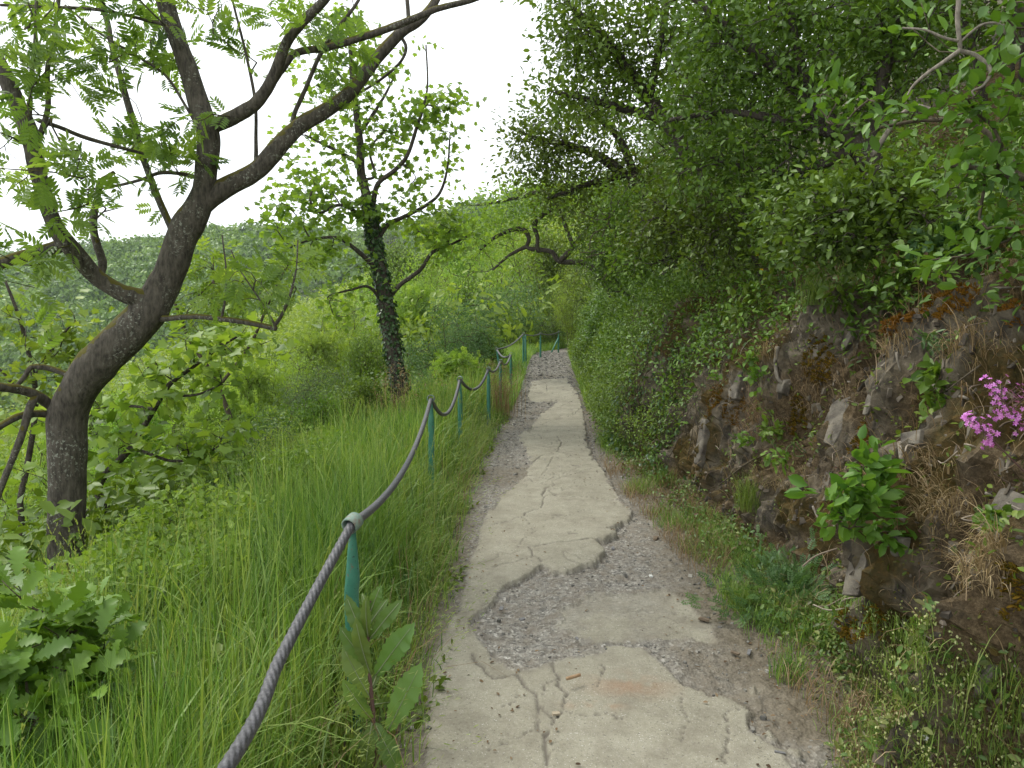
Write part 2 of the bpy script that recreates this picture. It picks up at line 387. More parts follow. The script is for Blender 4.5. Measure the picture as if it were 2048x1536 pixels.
# ------------------------------------------------------------------ path
def G(px, py):
    r = ray(px, py); z = 0.0
    for _ in range(12):
        s = (z - CAM_Z) / r[2]; z = .5 * z + .5 * float(zp(r[1] * s))
    return np.array([r[0] * s, r[1] * s])
def poly(p): return np.array([G(*q) for q in p])
SLABS = [  # (outline in photo pixels, height of the concrete above the bed)
 (poly([(941,1244),(986,1208),(1011,1177),(1048,1159),(1086,1137),(1106,1151),(1128,1153),(1148,1149),(1185,1138),(1204,1120),(1208,1108),(1189,1088),(1210,1088),(1231,1078),(1233,1071),(1214,1066),(1255,1051),(1268,1032),(1245,1012),(1228,983),(1212,950),(1190,918),(1176,890),(1170,850),(1164,812),(1154,785),(1140,768),(1133,757),(1092,758),(1060,766),(1055,780),(1052,796),(1070,806),(1113,803),(1100,816),(1082,826),(1061,853),(1034,874),(1052,900),(1058,925),(1048,954),(1024,975),(999,993),(974,1024),(962,1066),(945,1115),(925,1165),(905,1227),(890,1260),(940,1275)]), .045),
 (poly([(905,1227),(941,1244),(955,1270),(966,1289),(986,1314),(1036,1337),(1077,1333),(1123,1318),(1173,1302),(1214,1291),(1276,1293),(1313,1318),(1342,1343),(1371,1372),(1409,1384),(1463,1393),(1504,1413),(1491,1442),(1529,1480),(1570,1500),(1590,1536),(1700,1850),(740,1850),(845,1536),(855,1492),(850,1400),(862,1314),(888,1252)]), .032),
 (poly([(1115,1223),(1173,1190),(1247,1186),(1322,1175),(1380,1198),(1417,1256),(1421,1285),(1338,1287),(1255,1281),(1206,1284),(1160,1275),(1131,1260),(1106,1248)]), .014),
 (poly([(1471,1380),(1504,1360),(1533,1374),(1512,1399)]), .012),
 (poly([(1512,1467),(1541,1459),(1566,1480),(1537,1488)]), .025),
 (poly([(1566,1496),(1599,1492),(1622,1509),(1587,1523)]), .025),
]
def Z8(pts): return [(800 + u / 2.415, 900 + v / 2.415) for u, v in pts]
def Z5(pts): return [(600 + u / 2.926, 450 + v / 2.926) for u, v in pts]
CRACKS = [(Z8(p), w) for p, w in [
 ([(690,570),(640,520),(620,490),(780,465),(940,455)], .016), ([(640,540),(560,565),(480,585),(400,600)], .010), ([(580,490),(625,420),(622,360),(590,340)], .007),
 ([(420,390),(540,352),(600,330),(690,290)], .014), ([(690,290),(692,245),(680,212),(750,175)], .018), ([(750,175),(725,150),(640,130),(600,135)], .008),
 ([(690,170),(800,110),(920,70)], .006), ([(620,360),(760,340),(900,300),(1040,290)], .005), ([(690,240),(830,190),(960,180)], .005),
 ([(720,1536),(710,1400),(722,1320),(780,1275),(792,1180),(758,1090),(760,1040),(782,1010)], .020), ([(722,1320),(655,1255),(640,1180),(600,1130),(575,1090),(450,1100),(340,985)], .016),
 ([(650,1255),(630,1310),(655,1370),(710,1400)], .020), ([(680,1190),(700,1140),(765,1100)], .009), ([(790,1280),(900,1290),(980,1270),(1060,1300)], .007), ([(350,1260),(480,1230),(590,1180)], .004),
 ([(1390,1180),(1400,1290),(1370,1400)], .004), ([(1690,1240),(1600,1290),(1560,1400),(1570,1536)], .006), ([(960,1050),(985,1090),(975,1130)], .009), ([(300,1500),(480,1440),(640,1370)], .004),
 ([(860,430),(800,425),(840,410)], .012)]]
CRACKS += [(Z5(p), w) for p, w in [
 ([(1340,1400),(1430,1350),(1500,1330),(1530,1285),(1505,1240)], .022), ([(1380,1175),(1500,1140),(1600,1118),(1655,1060)], .016), ([(1350,945),(1435,925),(1470,910)], .03), ([(1435,925),(1450,975)], .02),
 ([(1300,1475),(1420,1470),(1480,1360),(1530,1375)], .010), ([(1345,1060),(1420,1030),(1520,1010),(1600,1000)], .012), ([(1480,1240),(1580,1240),(1680,1260)], .008), ([(1360,880),(1450,860),(1550,870)], .02),
 ([(1440,1090),(1520,1070),(1600,1030)], .015), ([(1310,1500),(1400,1490),(1500,1500),(1700,1430)], .008)]]
def seg_dist(px, py, a, b):
    d = b - a; L2 = max(d @ d, 1e-9); t = np.clip(((px - a[0]) * d[0] + (py - a[1]) * d[1]) / L2, 0, 1)
    return np.hypot(px - a[0] - t * d[0], py - a[1] - t * d[1])
def path_fields(X, Y):
    """concrete mask 0..1 with height, crack mask"""
    jx = X + .016 * fbm(X * 5, Y * 5, oct=2, seed=31) + .014 * np.floor(fbm(X * 24, Y * 24, oct=3, seed=33) * 3) / 3; jy = Y + (.02 * fbm(X * 5, Y * 5, oct=2, seed=32) + .016 * np.floor(fbm(X * 22, Y * 22, oct=3, seed=34) * 3) / 3) * np.clip(Y / 3, 1, 4)
    H = np.zeros_like(X); M = np.zeros_like(X); ED = np.full_like(X, 9.0)
    for pl, h in SLABS:
        lo = pl.min(0) - .3; hi = pl.max(0) + .3
        s = np.where((X > lo[0]) & (X < hi[0]) & (Y > lo[1]) & (Y < hi[1]))[0]
        if len(s) == 0: continue
        x, y = jx[s], jy[s]; ins = np.zeros(len(s), bool); dm = np.full(len(s), 9.0)
        for k in range(len(pl)):
            a, b = pl[k], pl[(k + 1) % len(pl)]
            c = (a[1] > y) != (b[1] > y); xi = a[0] + (y - a[1]) / (b[1] - a[1] + 1e-12) * (b[0] - a[0]); ins ^= c & (x < xi)
            dm = np.minimum(dm, seg_dist(x, y, a, b))
        sd = np.where(ins, dm, -dm)
        m = smooth(-.005, .005, sd) if h > .02 else smooth(-.05, .05, sd) * (.55 + .45 * smooth(-.2, .3, fbm(X[s] * 6, Y[s] * 6, seed=40)))
        sharp = smooth(6.0, 5.3, Y[s]) * smooth(-.35, -.1, X[s]) if h > .04 else .0 * sd + .15
        spill = smooth(-.15, .25, fbm(X[s] * 7, Y[s] * 7, oct=4, seed=41) + (sd - .012) * 16)
        m = m * (sharp + (1 - sharp) * spill); h = h * (.28 + .72 * sharp)
        H[s] = np.maximum(H[s], h * smooth(-.006, .005, sd) * (.86 + .14 * smooth(0, .05, sd))); M[s] = np.maximum(M[s], m)
        ED[s] = np.minimum(ED[s], np.where(ins, dm, 9))
    C = np.zeros_like(X)
    jx2 = X + .03 * fbm(X * 5, Y * 5, oct=2, seed=35) + .022 * np.floor(fbm(X * 13, Y * 13, oct=3, seed=135) * 4) / 4; jy2 = Y + .04 * fbm(X * 5, Y * 5, oct=2, seed=36) + .022 * np.floor(fbm(X * 13, Y * 13, oct=3, seed=136) * 4) / 4
    for pl, wd in CRACKS:
        pl = poly(pl); lo = pl.min(0) - .3; hi = pl.max(0) + .3
        s = np.where((X > lo[0]) & (X < hi[0]) & (Y > lo[1]) & (Y < hi[1]))[0]
        dm = np.full(len(s), 9.0)
        for k in range(len(pl) - 1): dm = np.minimum(dm, seg_dist(jx2[s], jy2[s], pl[k], pl[k + 1]))
        ww = wd * (.26 + .62 * np.clip(.5 + fbm(X[s] * 4, Y[s] * 4, seed=37), 0, 1.4))
        C[s] = np.maximum(C[s], 1 - smooth(ww * .35, ww * .8, dm))
    # fine hairline cracks and spalls of the old concrete
    e = np.abs(fbm(X * 1.7 + 3, Y * 1.2, oct=4, seed=50)); C = np.maximum(C, .6 * (1 - smooth(.0, .010 + .0016 * np.clip(Y - 4, 0, 12), e)) * smooth(-.15, .2, fbm(X * .7, Y * .7, oct=2, seed=51)))
    e2 = np.abs(fbm(X * 1.1 + 9, Y * 1.5 + .6 * X, oct=4, seed=52)); C = np.maximum(C, .75 * (1 - smooth(.0, .006 + .003 * np.clip(Y - 4, 0, 12), e2)) * smooth(4.5, 6, Y))
    return H, M, C, ED
ysP = np.concatenate([np.arange(.9, 5, .0125), np.arange(5, 9, .022), np.arange(9, 16, .05), np.arange(16, 33, .08)])
tP = np.linspace(-.62, 1.62, 230)
T_, Y_ = np.meshgrid(tP, ysP); WL = xl(Y_) - .25; WR = xr(Y_) + .45
X_ = WL + (T_ + .62) / 2.24 * (WR - WL)
Xf, Yf = X_.ravel(), Y_.ravel()
H, M, C, ED = path_fields(Xf, Yf)
micro = .0035 * fbm(Xf * 22, Yf * 22, oct=3, seed=60)
peb = .013 * fbm(Xf * 26, Yf * 26, oct=3, seed=61) + .03 * fbm(Xf * 2, Yf * 2, oct=3, seed=62)
tilt = .02 * fbm(Xf * .8, Yf * .8, oct=2, seed=63)
edge = np.minimum(Xf - (xl(Yf) - .25), xr(Yf) + .45 - Xf)
Zf = zp(Yf) + tilt + H + np.where(M > .5, micro, peb) - .013 * C * M - .05 * (1 - smooth(0, .12, edge)) + .03 * smooth(.0, .5, Xf - xr(Yf))
far_gravel = smooth(17.2, 19, Yf)
dirt = np.clip(smooth(-.35, .35, Xf - xr(Yf) + .25 * fbm(Xf * 2, Yf * 2, seed=64)) + smooth(.0, .5, fbm(Xf * 1.4, Yf * 1.4, oct=4, seed=65)) * .6 + smooth(.1, -.12, Xf - xl(Yf)), 0, 1) * (1 - .8 * far_gravel)
stain = .55 * np.exp(-(((Xf - G(1262,1372)[0]) / .17) ** 2 + ((Yf - G(1262,1372)[1]) / .10) ** 2)) * .9
stain = np.maximum(stain, np.exp(-(((Xf - G(1190,1412)[0]) / .09) ** 2 + ((Yf - G(1190,1412)[1]) / .035) ** 2)))
stain *= smooth(-.35, .35, fbm(Xf * 14, Yf * 14, oct=3, seed=66))

m, nt, out = new_mat("path_surface"); L = nt.links
def A_(k): return N(nt, "ShaderNodeAttribute", attribute_name=k).outputs["Fac"]
tc = N(nt, "ShaderNodeTexCoord"); V_ = tc.outputs["Object"]
def noise(s, d=4.0, r=.6):
    q = N(nt, "ShaderNodeTexNoise", Scale=float(s), Detail=float(d), Roughness=r); L.new(V_, q.inputs["Vector"]); return q.outputs[0]
def mixc(f, a, b, mode='MIX'):
    q = N(nt, "ShaderNodeMix", data_type='RGBA', blend_type=mode)
    for s, v in ((0, f), (6, a), (7, b)):
        if isinstance(v, (int, float)): q.inputs[s].default_value = v
        elif isinstance(v, tuple): q.inputs[s].default_value = (*v, 1)
        else: L.new(v, q.inputs[s])
    return q.outputs[2]
conc = ramp(nt, noise(2.2, 6), [(.3, (.205, .192, .138)), (.5, (.275, .258, .19)), (.7, (.325, .308, .235))])
conc = mixc(ramp(nt, noise(14, 6, .8), [(.42, (0, 0, 0)), (.70, (.55, .55, .55))]), conc, (.22, .20, .15))
conc = mixc(ramp(nt, noise(60, 3, .7), [(.35, (0, 0, 0)), (.65, (.5, .5, .5))]), conc, (.375, .355, .285))
conc = mixc(ramp(nt, noise(95, 2, .6), [(.62, (0, 0, 0)), (.70, (.75, .75, .75))]), conc, (.10, .09, .07))
conc = mixc(ramp(nt, noise(150, 1, .5), [(.68, (0, 0, 0)), (.72, (.8, .8, .8))]), conc, (.55, .54, .50))
conc = mixc(ramp(nt, noise(5, 5, .7), [(.45, (0, 0, 0)), (.72, (.75, .75, .75))]), conc, (.19, .17, .128))
vo = N(nt, "ShaderNodeTexVoronoi", Scale=70.0); L.new(V_, vo.inputs["Vector"])
vr = N(nt, "ShaderNodeSeparateColor"); L.new(vo.outputs["Color"], vr.inputs[0])
grav = ramp(nt, vr.outputs[0], [(0, (.105, .10, .088)), (.35, (.19, .18, .155)), (.75, (.255, .242, .208)), (.96, (.34, .325, .28)), (1, (.44, .42, .375))])
grav = mixc(ramp(nt, noise(9, 5, .7), [(.4, (0, 0, 0)), (.62, (.7, .7, .7))]), grav, (.17, .145, .11))
drt = ramp(nt, noise(18, 6, .7), [(.3, (.075, .062, .042)), (.5, (.14, .119, .084)), (.7, (.205, .177, .13))])
c = mixc(A_("dirt"), grav, drt)
cc = mixc(A_("stain"), conc, (.30, .17, .095)); cc = mixc(A_("crack"), cc, (.155, .14, .112))
c = mixc(A_("slab"), c, cc)
p = N(nt, "ShaderNodeBsdfPrincipled", Roughness=.92); p.inputs["Specular IOR Level"].default_value = .2; L.new(c, p.inputs["Base Color"])
hb = mixc(A_("slab"), vo.outputs["Distance"], noise(120, 4, .7))
b = N(nt, "ShaderNodeBump", Strength=.75, Distance=.008); L.new(hb, b.inputs["Height"]); L.new(b.outputs[0], p.inputs["Normal"]); L.new(p.outputs[0], out.inputs[0])
ny, nx = X_.shape; i = (np.arange(ny - 1)[:, None] * nx + np.arange(nx - 1)[None]).ravel()
pm = mesh_from("path", np.stack([Xf, Yf, Zf], -1), np.stack([i, i + 1, i + nx + 1, i + nx], -1), None, {"slab": M, "crack": C, "dirt": dirt, "stain": stain})
tag(link("path", pm, m), kind="structure")
PX0 = np.stack([Xf, Yf, Zf], -1)

# loose slate chips and pebbles (nobody could count them)
def chip(n, rng):
    """n flat angular stones: 8 corner boxes squeezed at random"""
    B = np.array([[-1,-1,-1],[1,-1,-1],[1,1,-1],[-1,1,-1],[-1,-1,1],[1,-1,1],[1,1,1],[-1,1,1]], float)
    V = B[None] * (1 + rng.uniform(-.45, .1, (n, 8, 3))); V[:, 4:, :2] *= .75
    return V
CHF = np.array([[0,3,2,1],[4,5,6,7],[0,1,5,4],[1,2,6,5],[2,3,7,6],[3,0,4,7]])
def chips(g, pos, size, rng, flat=.35):
    n = len(pos); V = chip(n, rng) * size[:, None, None] * np.stack([np.ones(n), rng.uniform(.5, 1, n), rng.uniform(.15, flat * 2, n)], -1)[:, None]
    a = rng.uniform(0, 2 * pi, n); t = rng.normal(size=n) * .25; c_, s_ = np.cos(a), np.sin(a); ct, st = np.cos(t), np.sin(t)
    x = V[..., 0]; y = V[..., 1] * ct[:, None] - V[..., 2] * st[:, None]; z = V[..., 1] * st[:, None] + V[..., 2] * ct[:, None]
    W = np.stack([x * c_[:, None] - y * s_[:, None], x * s_[:, None] + y * c_[:, None], z], -1) + pos[:, None]
    g.add(W.reshape(-1, 3), (CHF[None] + (np.arange(n) * 8)[:, None, None]).reshape(-1, 4), np.repeat(rng.uniform(0, 1, n), 8))
chip_mat = plain_mat("slate_chips", [(.08, .078, .070), (.175, .168, .148), (.24, .228, .195), (.32, .305, .26)], 60, .75, .2, True)
g = Geo(); wgt = (1 - M) * (1 - .45 * dirt) + .035 + .25 * C; wgt *= (Yf < 24) * np.gradient(ysP)[:, None].repeat(nx, 1).ravel()
k = R.choice(len(Xf), 17000, p=wgt / wgt.sum()); s = np.exp(R.normal(size=len(k)) * .55) * .0045; s = np.clip(s, .002, .026) * np.clip(Yf[k] / 6, 1, 2.2) * np.where(M[k] > .5, .5, 1)
chips(g, PX0[k] + np.stack([R.uniform(-.012, .012, len(k)), R.uniform(-.02, .02, len(k)), s * .15], -1), s, R)
tag(build("gravel", g, chip_mat, smooth_=False), kind="stuff")

# ------------------------------------------------------------------ the bank on the right
SP = np.array([[-.16, -.06], [.02, .06], [.12, .32], [.24, .84], [.40, 1.30], [.62, 1.64], [1.0, 1.92], [1.65, 2.28], [2.6, 3.0], [4.4, 4.55]])
SL = np.concatenate([[0], np.cumsum(np.hypot(*np.diff(SP, axis=0).T))])
def bank(Y, s):
    Y = np.asarray(Y, float); s = np.asarray(s, float)
    w = np.interp(s, SL, SP[:, 0]); h = np.interp(s, SL, SP[:, 1])
    e = .12; tw = np.interp(s + e, SL, SP[:, 0]) - np.interp(s - e, SL, SP[:, 0]); th = np.interp(s + e, SL, SP[:, 1]) - np.interp(s - e, SL, SP[:, 1])
    ln = np.hypot(tw, th); nxn, nzn = -th / ln, tw / ln
    steep = smooth(.1, .35, s) * smooth(2.9, 1.7, s)
    foot = .16 * fbm(Y * .9, 0, oct=3, seed=70); X = xf(Y) + w + foot; Z = zp(Y) + h
    cell = fbm(Y * 1.5 + .35 * s, s * 1.9, oct=3, seed=71)
    ledge = np.floor(cell * 7 + .5 * vnoise(Y * 4, s * 5, seed=72)) / 7
    fine = fbm(Y * 5, s * 6, oct=4, seed=73)
    strat = np.floor(fbm(Y * 7 + s * 2, s * 2.2, oct=2, seed=74) * 5) / 5
    jag = np.floor(fbm(Y * 11 + s * 3, s * 9, oct=2, seed=76) * 4 + .6 * vnoise(Y * 30, s * 30, seed=77)) / 4
    wv = Y + .12 * fbm(Y * 2, s * 1.5, seed=78); colm = np.floor(fbm(wv * 3.1 + .45 * s, s * .55, oct=3, seed=79) * 6) / 6
    slab = np.floor(fbm(wv * 9 + 1.2 * s, s * 1.3, oct=2, seed=84) * 4) / 4
    D = steep * (.34 * colm + .14 * ledge + .09 * slab + .06 * jag + .07 * fine) + (1 - steep) * (.08 * cell + .05 * fine) * smooth(0, .2, s)
    return np.stack([X + nxn * D, Y + .15 * D * fbm(Y, s, seed=75), Z + nzn * D], -1), steep, np.stack([nxn, 0 * nxn, nzn], -1), D
yb = np.concatenate([np.arange(.6, 6, .022), np.arange(6, 10, .04), np.arange(10, 30, .1)]); sb = np.linspace(0, SL[-1], 200) ** 1.0
SB, YB = np.meshgrid(sb, yb); BP, steep, BN, bcell = bank(YB.ravel(), SB.ravel())
BX, BY, BD = project(BP)
def on_bank(px, py):
    """the point of the bank that shows at a photo pixel"""
    q = np.hypot(BX - px, BY - py); k = np.where(q < max(9, q.min() * 1.2))[0]; j = k[np.argmin(BD[k])]; return BP[j], BN[j]
m, nt, out = new_mat("bank_rock_and_soil"); L = nt.links; tc = N(nt, "ShaderNodeTexCoord"); V_ = tc.outputs["Object"]
rock = ramp(nt, noise(7, 6, .65), [(.3, (.075, .063, .046)), (.5, (.165, .14, .10)), (.62, (.235, .20, .145)), (.72, (.19, .14, .09))])
mp = N(nt, "ShaderNodeMapping"); mp.inputs["Scale"].default_value = (9, 26, 5); mp.inputs["Rotation"].default_value = (.25, 0, .3); L.new(V_, mp.inputs[0])
ns = N(nt, "ShaderNodeTexNoise", Scale=1.6, Detail=5.0); L.new(mp.outputs[0], ns.inputs["Vector"])
rock = mixc(ramp(nt, ns.outputs[0], [(.4, (.75, .75, .75)), (.5, (0, 0, 0))]), rock, (.055, .05, .042))
dt = ramp(nt, noise(34, 8, .85), [(.36, (.036, .025, .012)), (.5, (.11, .077, .04)), (.64, (.225, .168, .096))])
c = mixc(A_("soil"), rock, dt)
moss = ramp(nt, noise(30, 5, .7), [(.3, (.035, .034, .010)), (.5, (.075, .055, .014)), (.7, (.13, .075, .018))])
c = mixc(A_("moss"), c, moss)
p = N(nt, "ShaderNodeBsdfPrincipled", Roughness=.95); p.inputs["Specular IOR Level"].default_value = .15; L.new(c, p.inputs["Base Color"])
b = N(nt, "ShaderNodeBump", Strength=.8, Distance=.02); nb = N(nt, "ShaderNodeMath", operation='ADD'); L.new(noise(45, 6, .75), nb.inputs[0]); L.new(ns.outputs[0], nb.inputs[1])
L.new(nb.outputs[0], b.inputs["Height"]); L.new(b.outputs[0], p.inputs["Normal"]); L.new(p.outputs[0], out.inputs[0])
yy, ss = YB.ravel(), SB.ravel()
soilm = np.clip(smooth(-.25, .3, fbm(yy * 2.6, ss * 2.2, oct=4, seed=80) - 2.2 * bcell) * .9 + (1 - steep), 0, 1)
mossm = .85 * smooth(.10, .24, fbm(yy * 4.2 + 4, ss * 1.9, oct=4, seed=81)) * smooth(.1, .4, ss)
nxb = len(sb); i = (np.arange(len(yb) - 1)[:, None] * nxb + np.arange(nxb - 1)[None]).ravel()
bm_ = mesh_from("bank", BP, np.stack([i, i + 1, i + nxb + 1, i + nxb], -1), None, {"soil": soilm, "moss": mossm}, False)
bank_mat = m
tag(link("rock_bank", bm_, m), kind="structure")

# ------------------------------------------------------------------ railing : posts and wire rope
m, nt, out = new_mat("green_paint"); L = nt.links; tc = N(nt, "ShaderNodeTexCoord"); V_ = tc.outputs["Object"]
gp = ramp(nt, noise(16, 5, .6), [(.3, (.032, .15, .10)), (.7, (.055, .22, .145))])
gp = mixc(ramp(nt, noise(38, 5, .75), [(.60, (0, 0, 0)), (.66, (.9, .9, .9))]), gp, (.16, .085, .045))
gp = mixc(ramp(nt, noise(70, 3, .7), [(.63, (0, 0, 0)), (.68, (.8, .8, .8))]), gp, (.02, .03, .028))
p = N(nt, "ShaderNodeBsdfPrincipled", Roughness=.5); L.new(gp, p.inputs["Base Color"]); b = N(nt, "ShaderNodeBump", Strength=.25, Distance=.004); L.new(noise(60, 5, .7), b.inputs["Height"]); L.new(b.outputs[0], p.inputs["Normal"]); L.new(p.outputs[0], out.inputs[0])
paint = m
worn = plain_mat("worn_ring", [(.10, .19, .15), (.19, .25, .20), (.17, .09, .06)], 45, .55, .3)
steel = plain_mat("wire_rope_steel", [(.035, .034, .036), (.07, .069, .072), (.12, .118, .122)], 90, .48, .3, spec=.6, dist=.002)
POSTS = [  # top seen at (px, py), distance ahead, lean to the left, label
 (705, 1046, 2.64, -.01, "green railing post nearest the camera, rust streaked, flattened neck under a pale worn ring"),
 (862, 797, 6.2, .0, "green railing post at the foot of the long first cable span, second from the camera"),
 (920, 758, 8.1, .0, "green railing post third from the camera, rising from pale feathery grass"),
 (977, 738, 10.3, .0, "green railing post just before the tan dry grass tuft, fourth from the camera"),
 (1001, 722, 12.2, .0, "green railing post almost hidden behind the tan dry grass"),
 (1022, 708, 14.2, .0, "short green railing post where the cable kinks sharply to the left"),
 (993, 698, 15.6, .10, "green railing post leaning out over the valley at the pale kinked cable"),
 (1047, 667, 19.0, .0, "tall doubled green railing post at the far bend of the path"),
 (1081, 667, 21.5, .0, "thin green railing post in the middle of the far level cable run"),
 (1117, 664, 24.0, .0, "farthest green railing post, braced by a slanting strut")]
tops = []
for q, (px, py, d, lean, lab) in enumerate(POSTS):
    top = at(px, py, d); gz = float(ground(top[0], d)); base = np.array([top[0] + lean * 1.5, d, gz])
    t = thing("railing_post", lab, "post", base, "green posts of the cable railing"); tops.append(top)
    r = .0275; H_ = top[2] - gz; g = Geo(); ax = unit(top - base)
    hs_ = np.array([-.25, 0, .3 * H_, H_ - .30, H_ - .22, H_ - .12, H_ - .06, H_ - .025]); rs = np.array([1, 1, 1, 1, 1.0, .72, .52, .5]) * r
    P_ = base + hs_[:, None] * ax
    if q == 0: P_[1:4] += np.array([[.012, 0, 0], [.006, 0, 0], [-.004, 0, 0]])
    tube(g, spline(P_, 4), np.interp(np.linspace(0, 7, 29), np.arange(8), rs), 20, lump=.02, seed=q); build("pole", g, paint, t, base)
    if q == 7:
        g = Geo(); tube(g, [base + [.07, -.05, -.2], base + ax * (H_ - .04) + [.05, -.04, 0]], r * .9, 12); build("second_pole", g, paint, t, base)
    if q == 9:
        g = Geo(); tube(g, [base + [-.33, -.25, -.15], base + ax * (H_ - .2)], r * .9, 12); build("strut", g, paint, t, base)
    POSTS[q] = (t, base, ax)
# rope runs through the rings: span by span with sag
pts = []; start = at(452, 1536, 1.42); before = start + (start - tops[0]) * 1.1 + np.array([0, 0, .28])
SAG = [.0, .17, .26, .20, .10, .13, .12, .10, .06, .06]
seq = [before] + tops; body = []
first = [before, start, at(560, 1318, 1.88), at(640, 1165, 2.28), tops[0]]
body = list(spline(np.array(first), 40)[:-1])
for q in range(len(tops) - 1):
    a, b_ = tops[q], tops[q + 1]; n = max(24, int(np.linalg.norm(b_ - a) / .03)) if q < 4 else 24; t_ = np.arange(n)[:, None] / n
    body += list(a * (1 - t_) + b_ * t_ - np.array([0, 0, 1]) * 4 * SAG[q + 1] * t_ * (1 - t_))
body.append(tops[-1]); body = np.array(body)
for _ in range(3): body[1:-1] = .25 * body[:-2] + .5 * body[1:-1] + .25 * body[2:]
ln = np.concatenate([[0], np.cumsum(np.linalg.norm(np.diff(body, axis=0), axis=1))])
u_ = np.concatenate([np.arange(0, 9.5, .008), np.arange(9.5, ln[-1], .03)]); RP = np.stack([np.interp(u_, ln, body[:, k]) for k in range(3)], -1)
K = 56; th = np.arange(K) * 2 * pi / K; mR = len(RP)
T = unit(np.gradient(RP, axis=0)); Nn = np.zeros_like(T); Nn[0] = unit(np.cross(T[0], [0, 0, 1.]))
for q in range(1, mR): Nn[q] = unit(Nn[q - 1] - T[q] * (Nn[q - 1] @ T[q]))
Bn = np.cross(T, Nn); lobes = 6; pitch = .21
ph = (th[None] + 2 * pi * u_[:, None] / pitch); rr = .0180 * (.72 + .28 * np.abs(np.cos(ph * lobes / 2)) ** .55)
V = RP[:, None] + rr[..., None] * (np.cos(th)[None, :, None] * Nn[:, None] + np.sin(th)[None, :, None] * Bn[:, None])
i = np.arange(mR - 1)[:, None] * K; j = np.arange(K)[None]; j2 = (j + 1) % K
g = Geo(); g.add(V.reshape(-1, 3), np.stack([i + j, i + j2, i + K + j2, i + K + j], -1).reshape(-1, 4))
tag(build("wire_rope", g, steel), "thick twisted grey steel cable hung through the rings of the green posts as a handrail", "cable")
for q, (t, base, ax) in enumerate(POSTS):
    kb = int(np.clip(np.argmin(np.sum((body - tops[q]) ** 2, 1)), 1, len(body) - 2)); d_ = unit(body[kb + 1] - body[kb - 1])
    if q == 0: d_ = unit(np.array([.30, .85, .25]))
    g = Geo(); c0 = tops[q]; n = 28; a = unit(np.cross(d_, [0, 0, 1.])); b_ = np.cross(d_, a); tt = np.arange(n) * 2 * pi / n
    prof = [(-.026, .0255), (-.028, .029), (-.026, .0325), (0, .0335), (.026, .0325), (.028, .029), (.026, .0255), (0, .0245)]
    V = np.concatenate([c0 + d_ * x_ + r_ * (np.cos(tt)[:, None] * a + np.sin(tt)[:, None] * b_) for x_, r_ in prof]); F = []
    for s_ in range(8):
        for e in range(n): F.append([s_ * n + e, s_ * n + (e + 1) % n, ((s_ + 1) % 8) * n + (e + 1) % n, ((s_ + 1) % 8) * n + e])
    g.add(V, F); build("ring", g, worn, t, base)
# ------------------------------------------------------------------ leaf and bark materials
LY = leaf_mat("young_yellow_green_leaf", [(.10, .19, .024), (.19, .315, .042), (.30, .43, .085)], .42)
LASH = leaf_mat("ash_leaf", [(.08, .17, .035), (.14, .26, .05), (.23, .37, .08)], .5, tcol=1.6)
LM = leaf_mat("mid_green_leaf", [(.06, .115, .013), (.11, .188, .021), (.18, .275, .036)], .3)
LM2 = leaf_mat("maple_leaf", [(.085, .165, .022), (.15, .255, .034), (.23, .36, .06)], .5, tcol=1.6)
LB = leaf_mat("bluish_green_leaf", [(.05, .11, .035), (.09, .17, .055), (.16, .25, .10)], .32)
LD = leaf_mat("dark_green_leaf", [(.048, .088, .010), (.088, .152, .018), (.145, .235, .03)], .26)
LIVY = leaf_mat("ivy_leaf", [(.02, .055, .015), (.04, .095, .025), (.085, .16, .05)], .18, .32, .5)
LFAR = leaf_mat("far_wood_leaf", [(.075, .165, .022), (.13, .26, .034), (.22, .38, .06)], .3)
LG = leaf_mat("grass_blade", [(.055, .13, .02), (.11, .21, .032), (.19, .30, .055), (.30, .38, .11)], .35, .45)
LTAN = leaf_mat("dry_grass_blade", [(.16, .11, .055), (.28, .20, .11), (.42, .33, .20)], .2, .8, .1, 1.0)
LMOSS = leaf_mat("moss_tuft", [(.07, .06, .008), (.16, .085, .012), (.28, .14, .02)], .2, .9, .1, 1.0)
LPINK = leaf_mat("pink_petal", [(.45, .12, .42), (.62, .20, .60), (.75, .36, .75)], .25, .6, .2, 1.0)
LYEL = leaf_mat("yellow_petal", [(.75, .50, .01), (.85, .62, .02)], .2, .6, .2, 1.0)
LPALE = leaf_mat("pale_spikelet", [(.36, .40, .13), (.52, .54, .25), (.62, .60, .36)], .3, .7, .2, 1.0)
BASH = bark_mat("ash_bark", (.038, .034, .027), (.135, .12, .095), (.25, .26, .21), (.095, .085, .018), 13, 1.0)
BDARK = bark_mat("dark_bark", (.03, .025, .02), (.09, .076, .058), (.17, .17, .14), None, 16)
LRS = leaf_mat("broad_shrub_leaf", [(.055, .115, .014), (.092, .175, .02), (.145, .25, .03)], .3)
BTWIG = bark_mat("twig_bark", (.05, .040, .026), (.12, .10, .068), None, None, 20, .3)
BPALE = bark_mat("pale_dead_wood", (.13, .112, .088), (.30, .268, .215), None, None, 25, .3)
STEMG = plain_mat("green_stem", [(.07, .13, .03), (.14, .20, .06)], 20, .6, .1)
STEMP = plain_mat("purple_stem", [(.10, .055, .05), (.17, .10, .085)], 20, .6, .1)

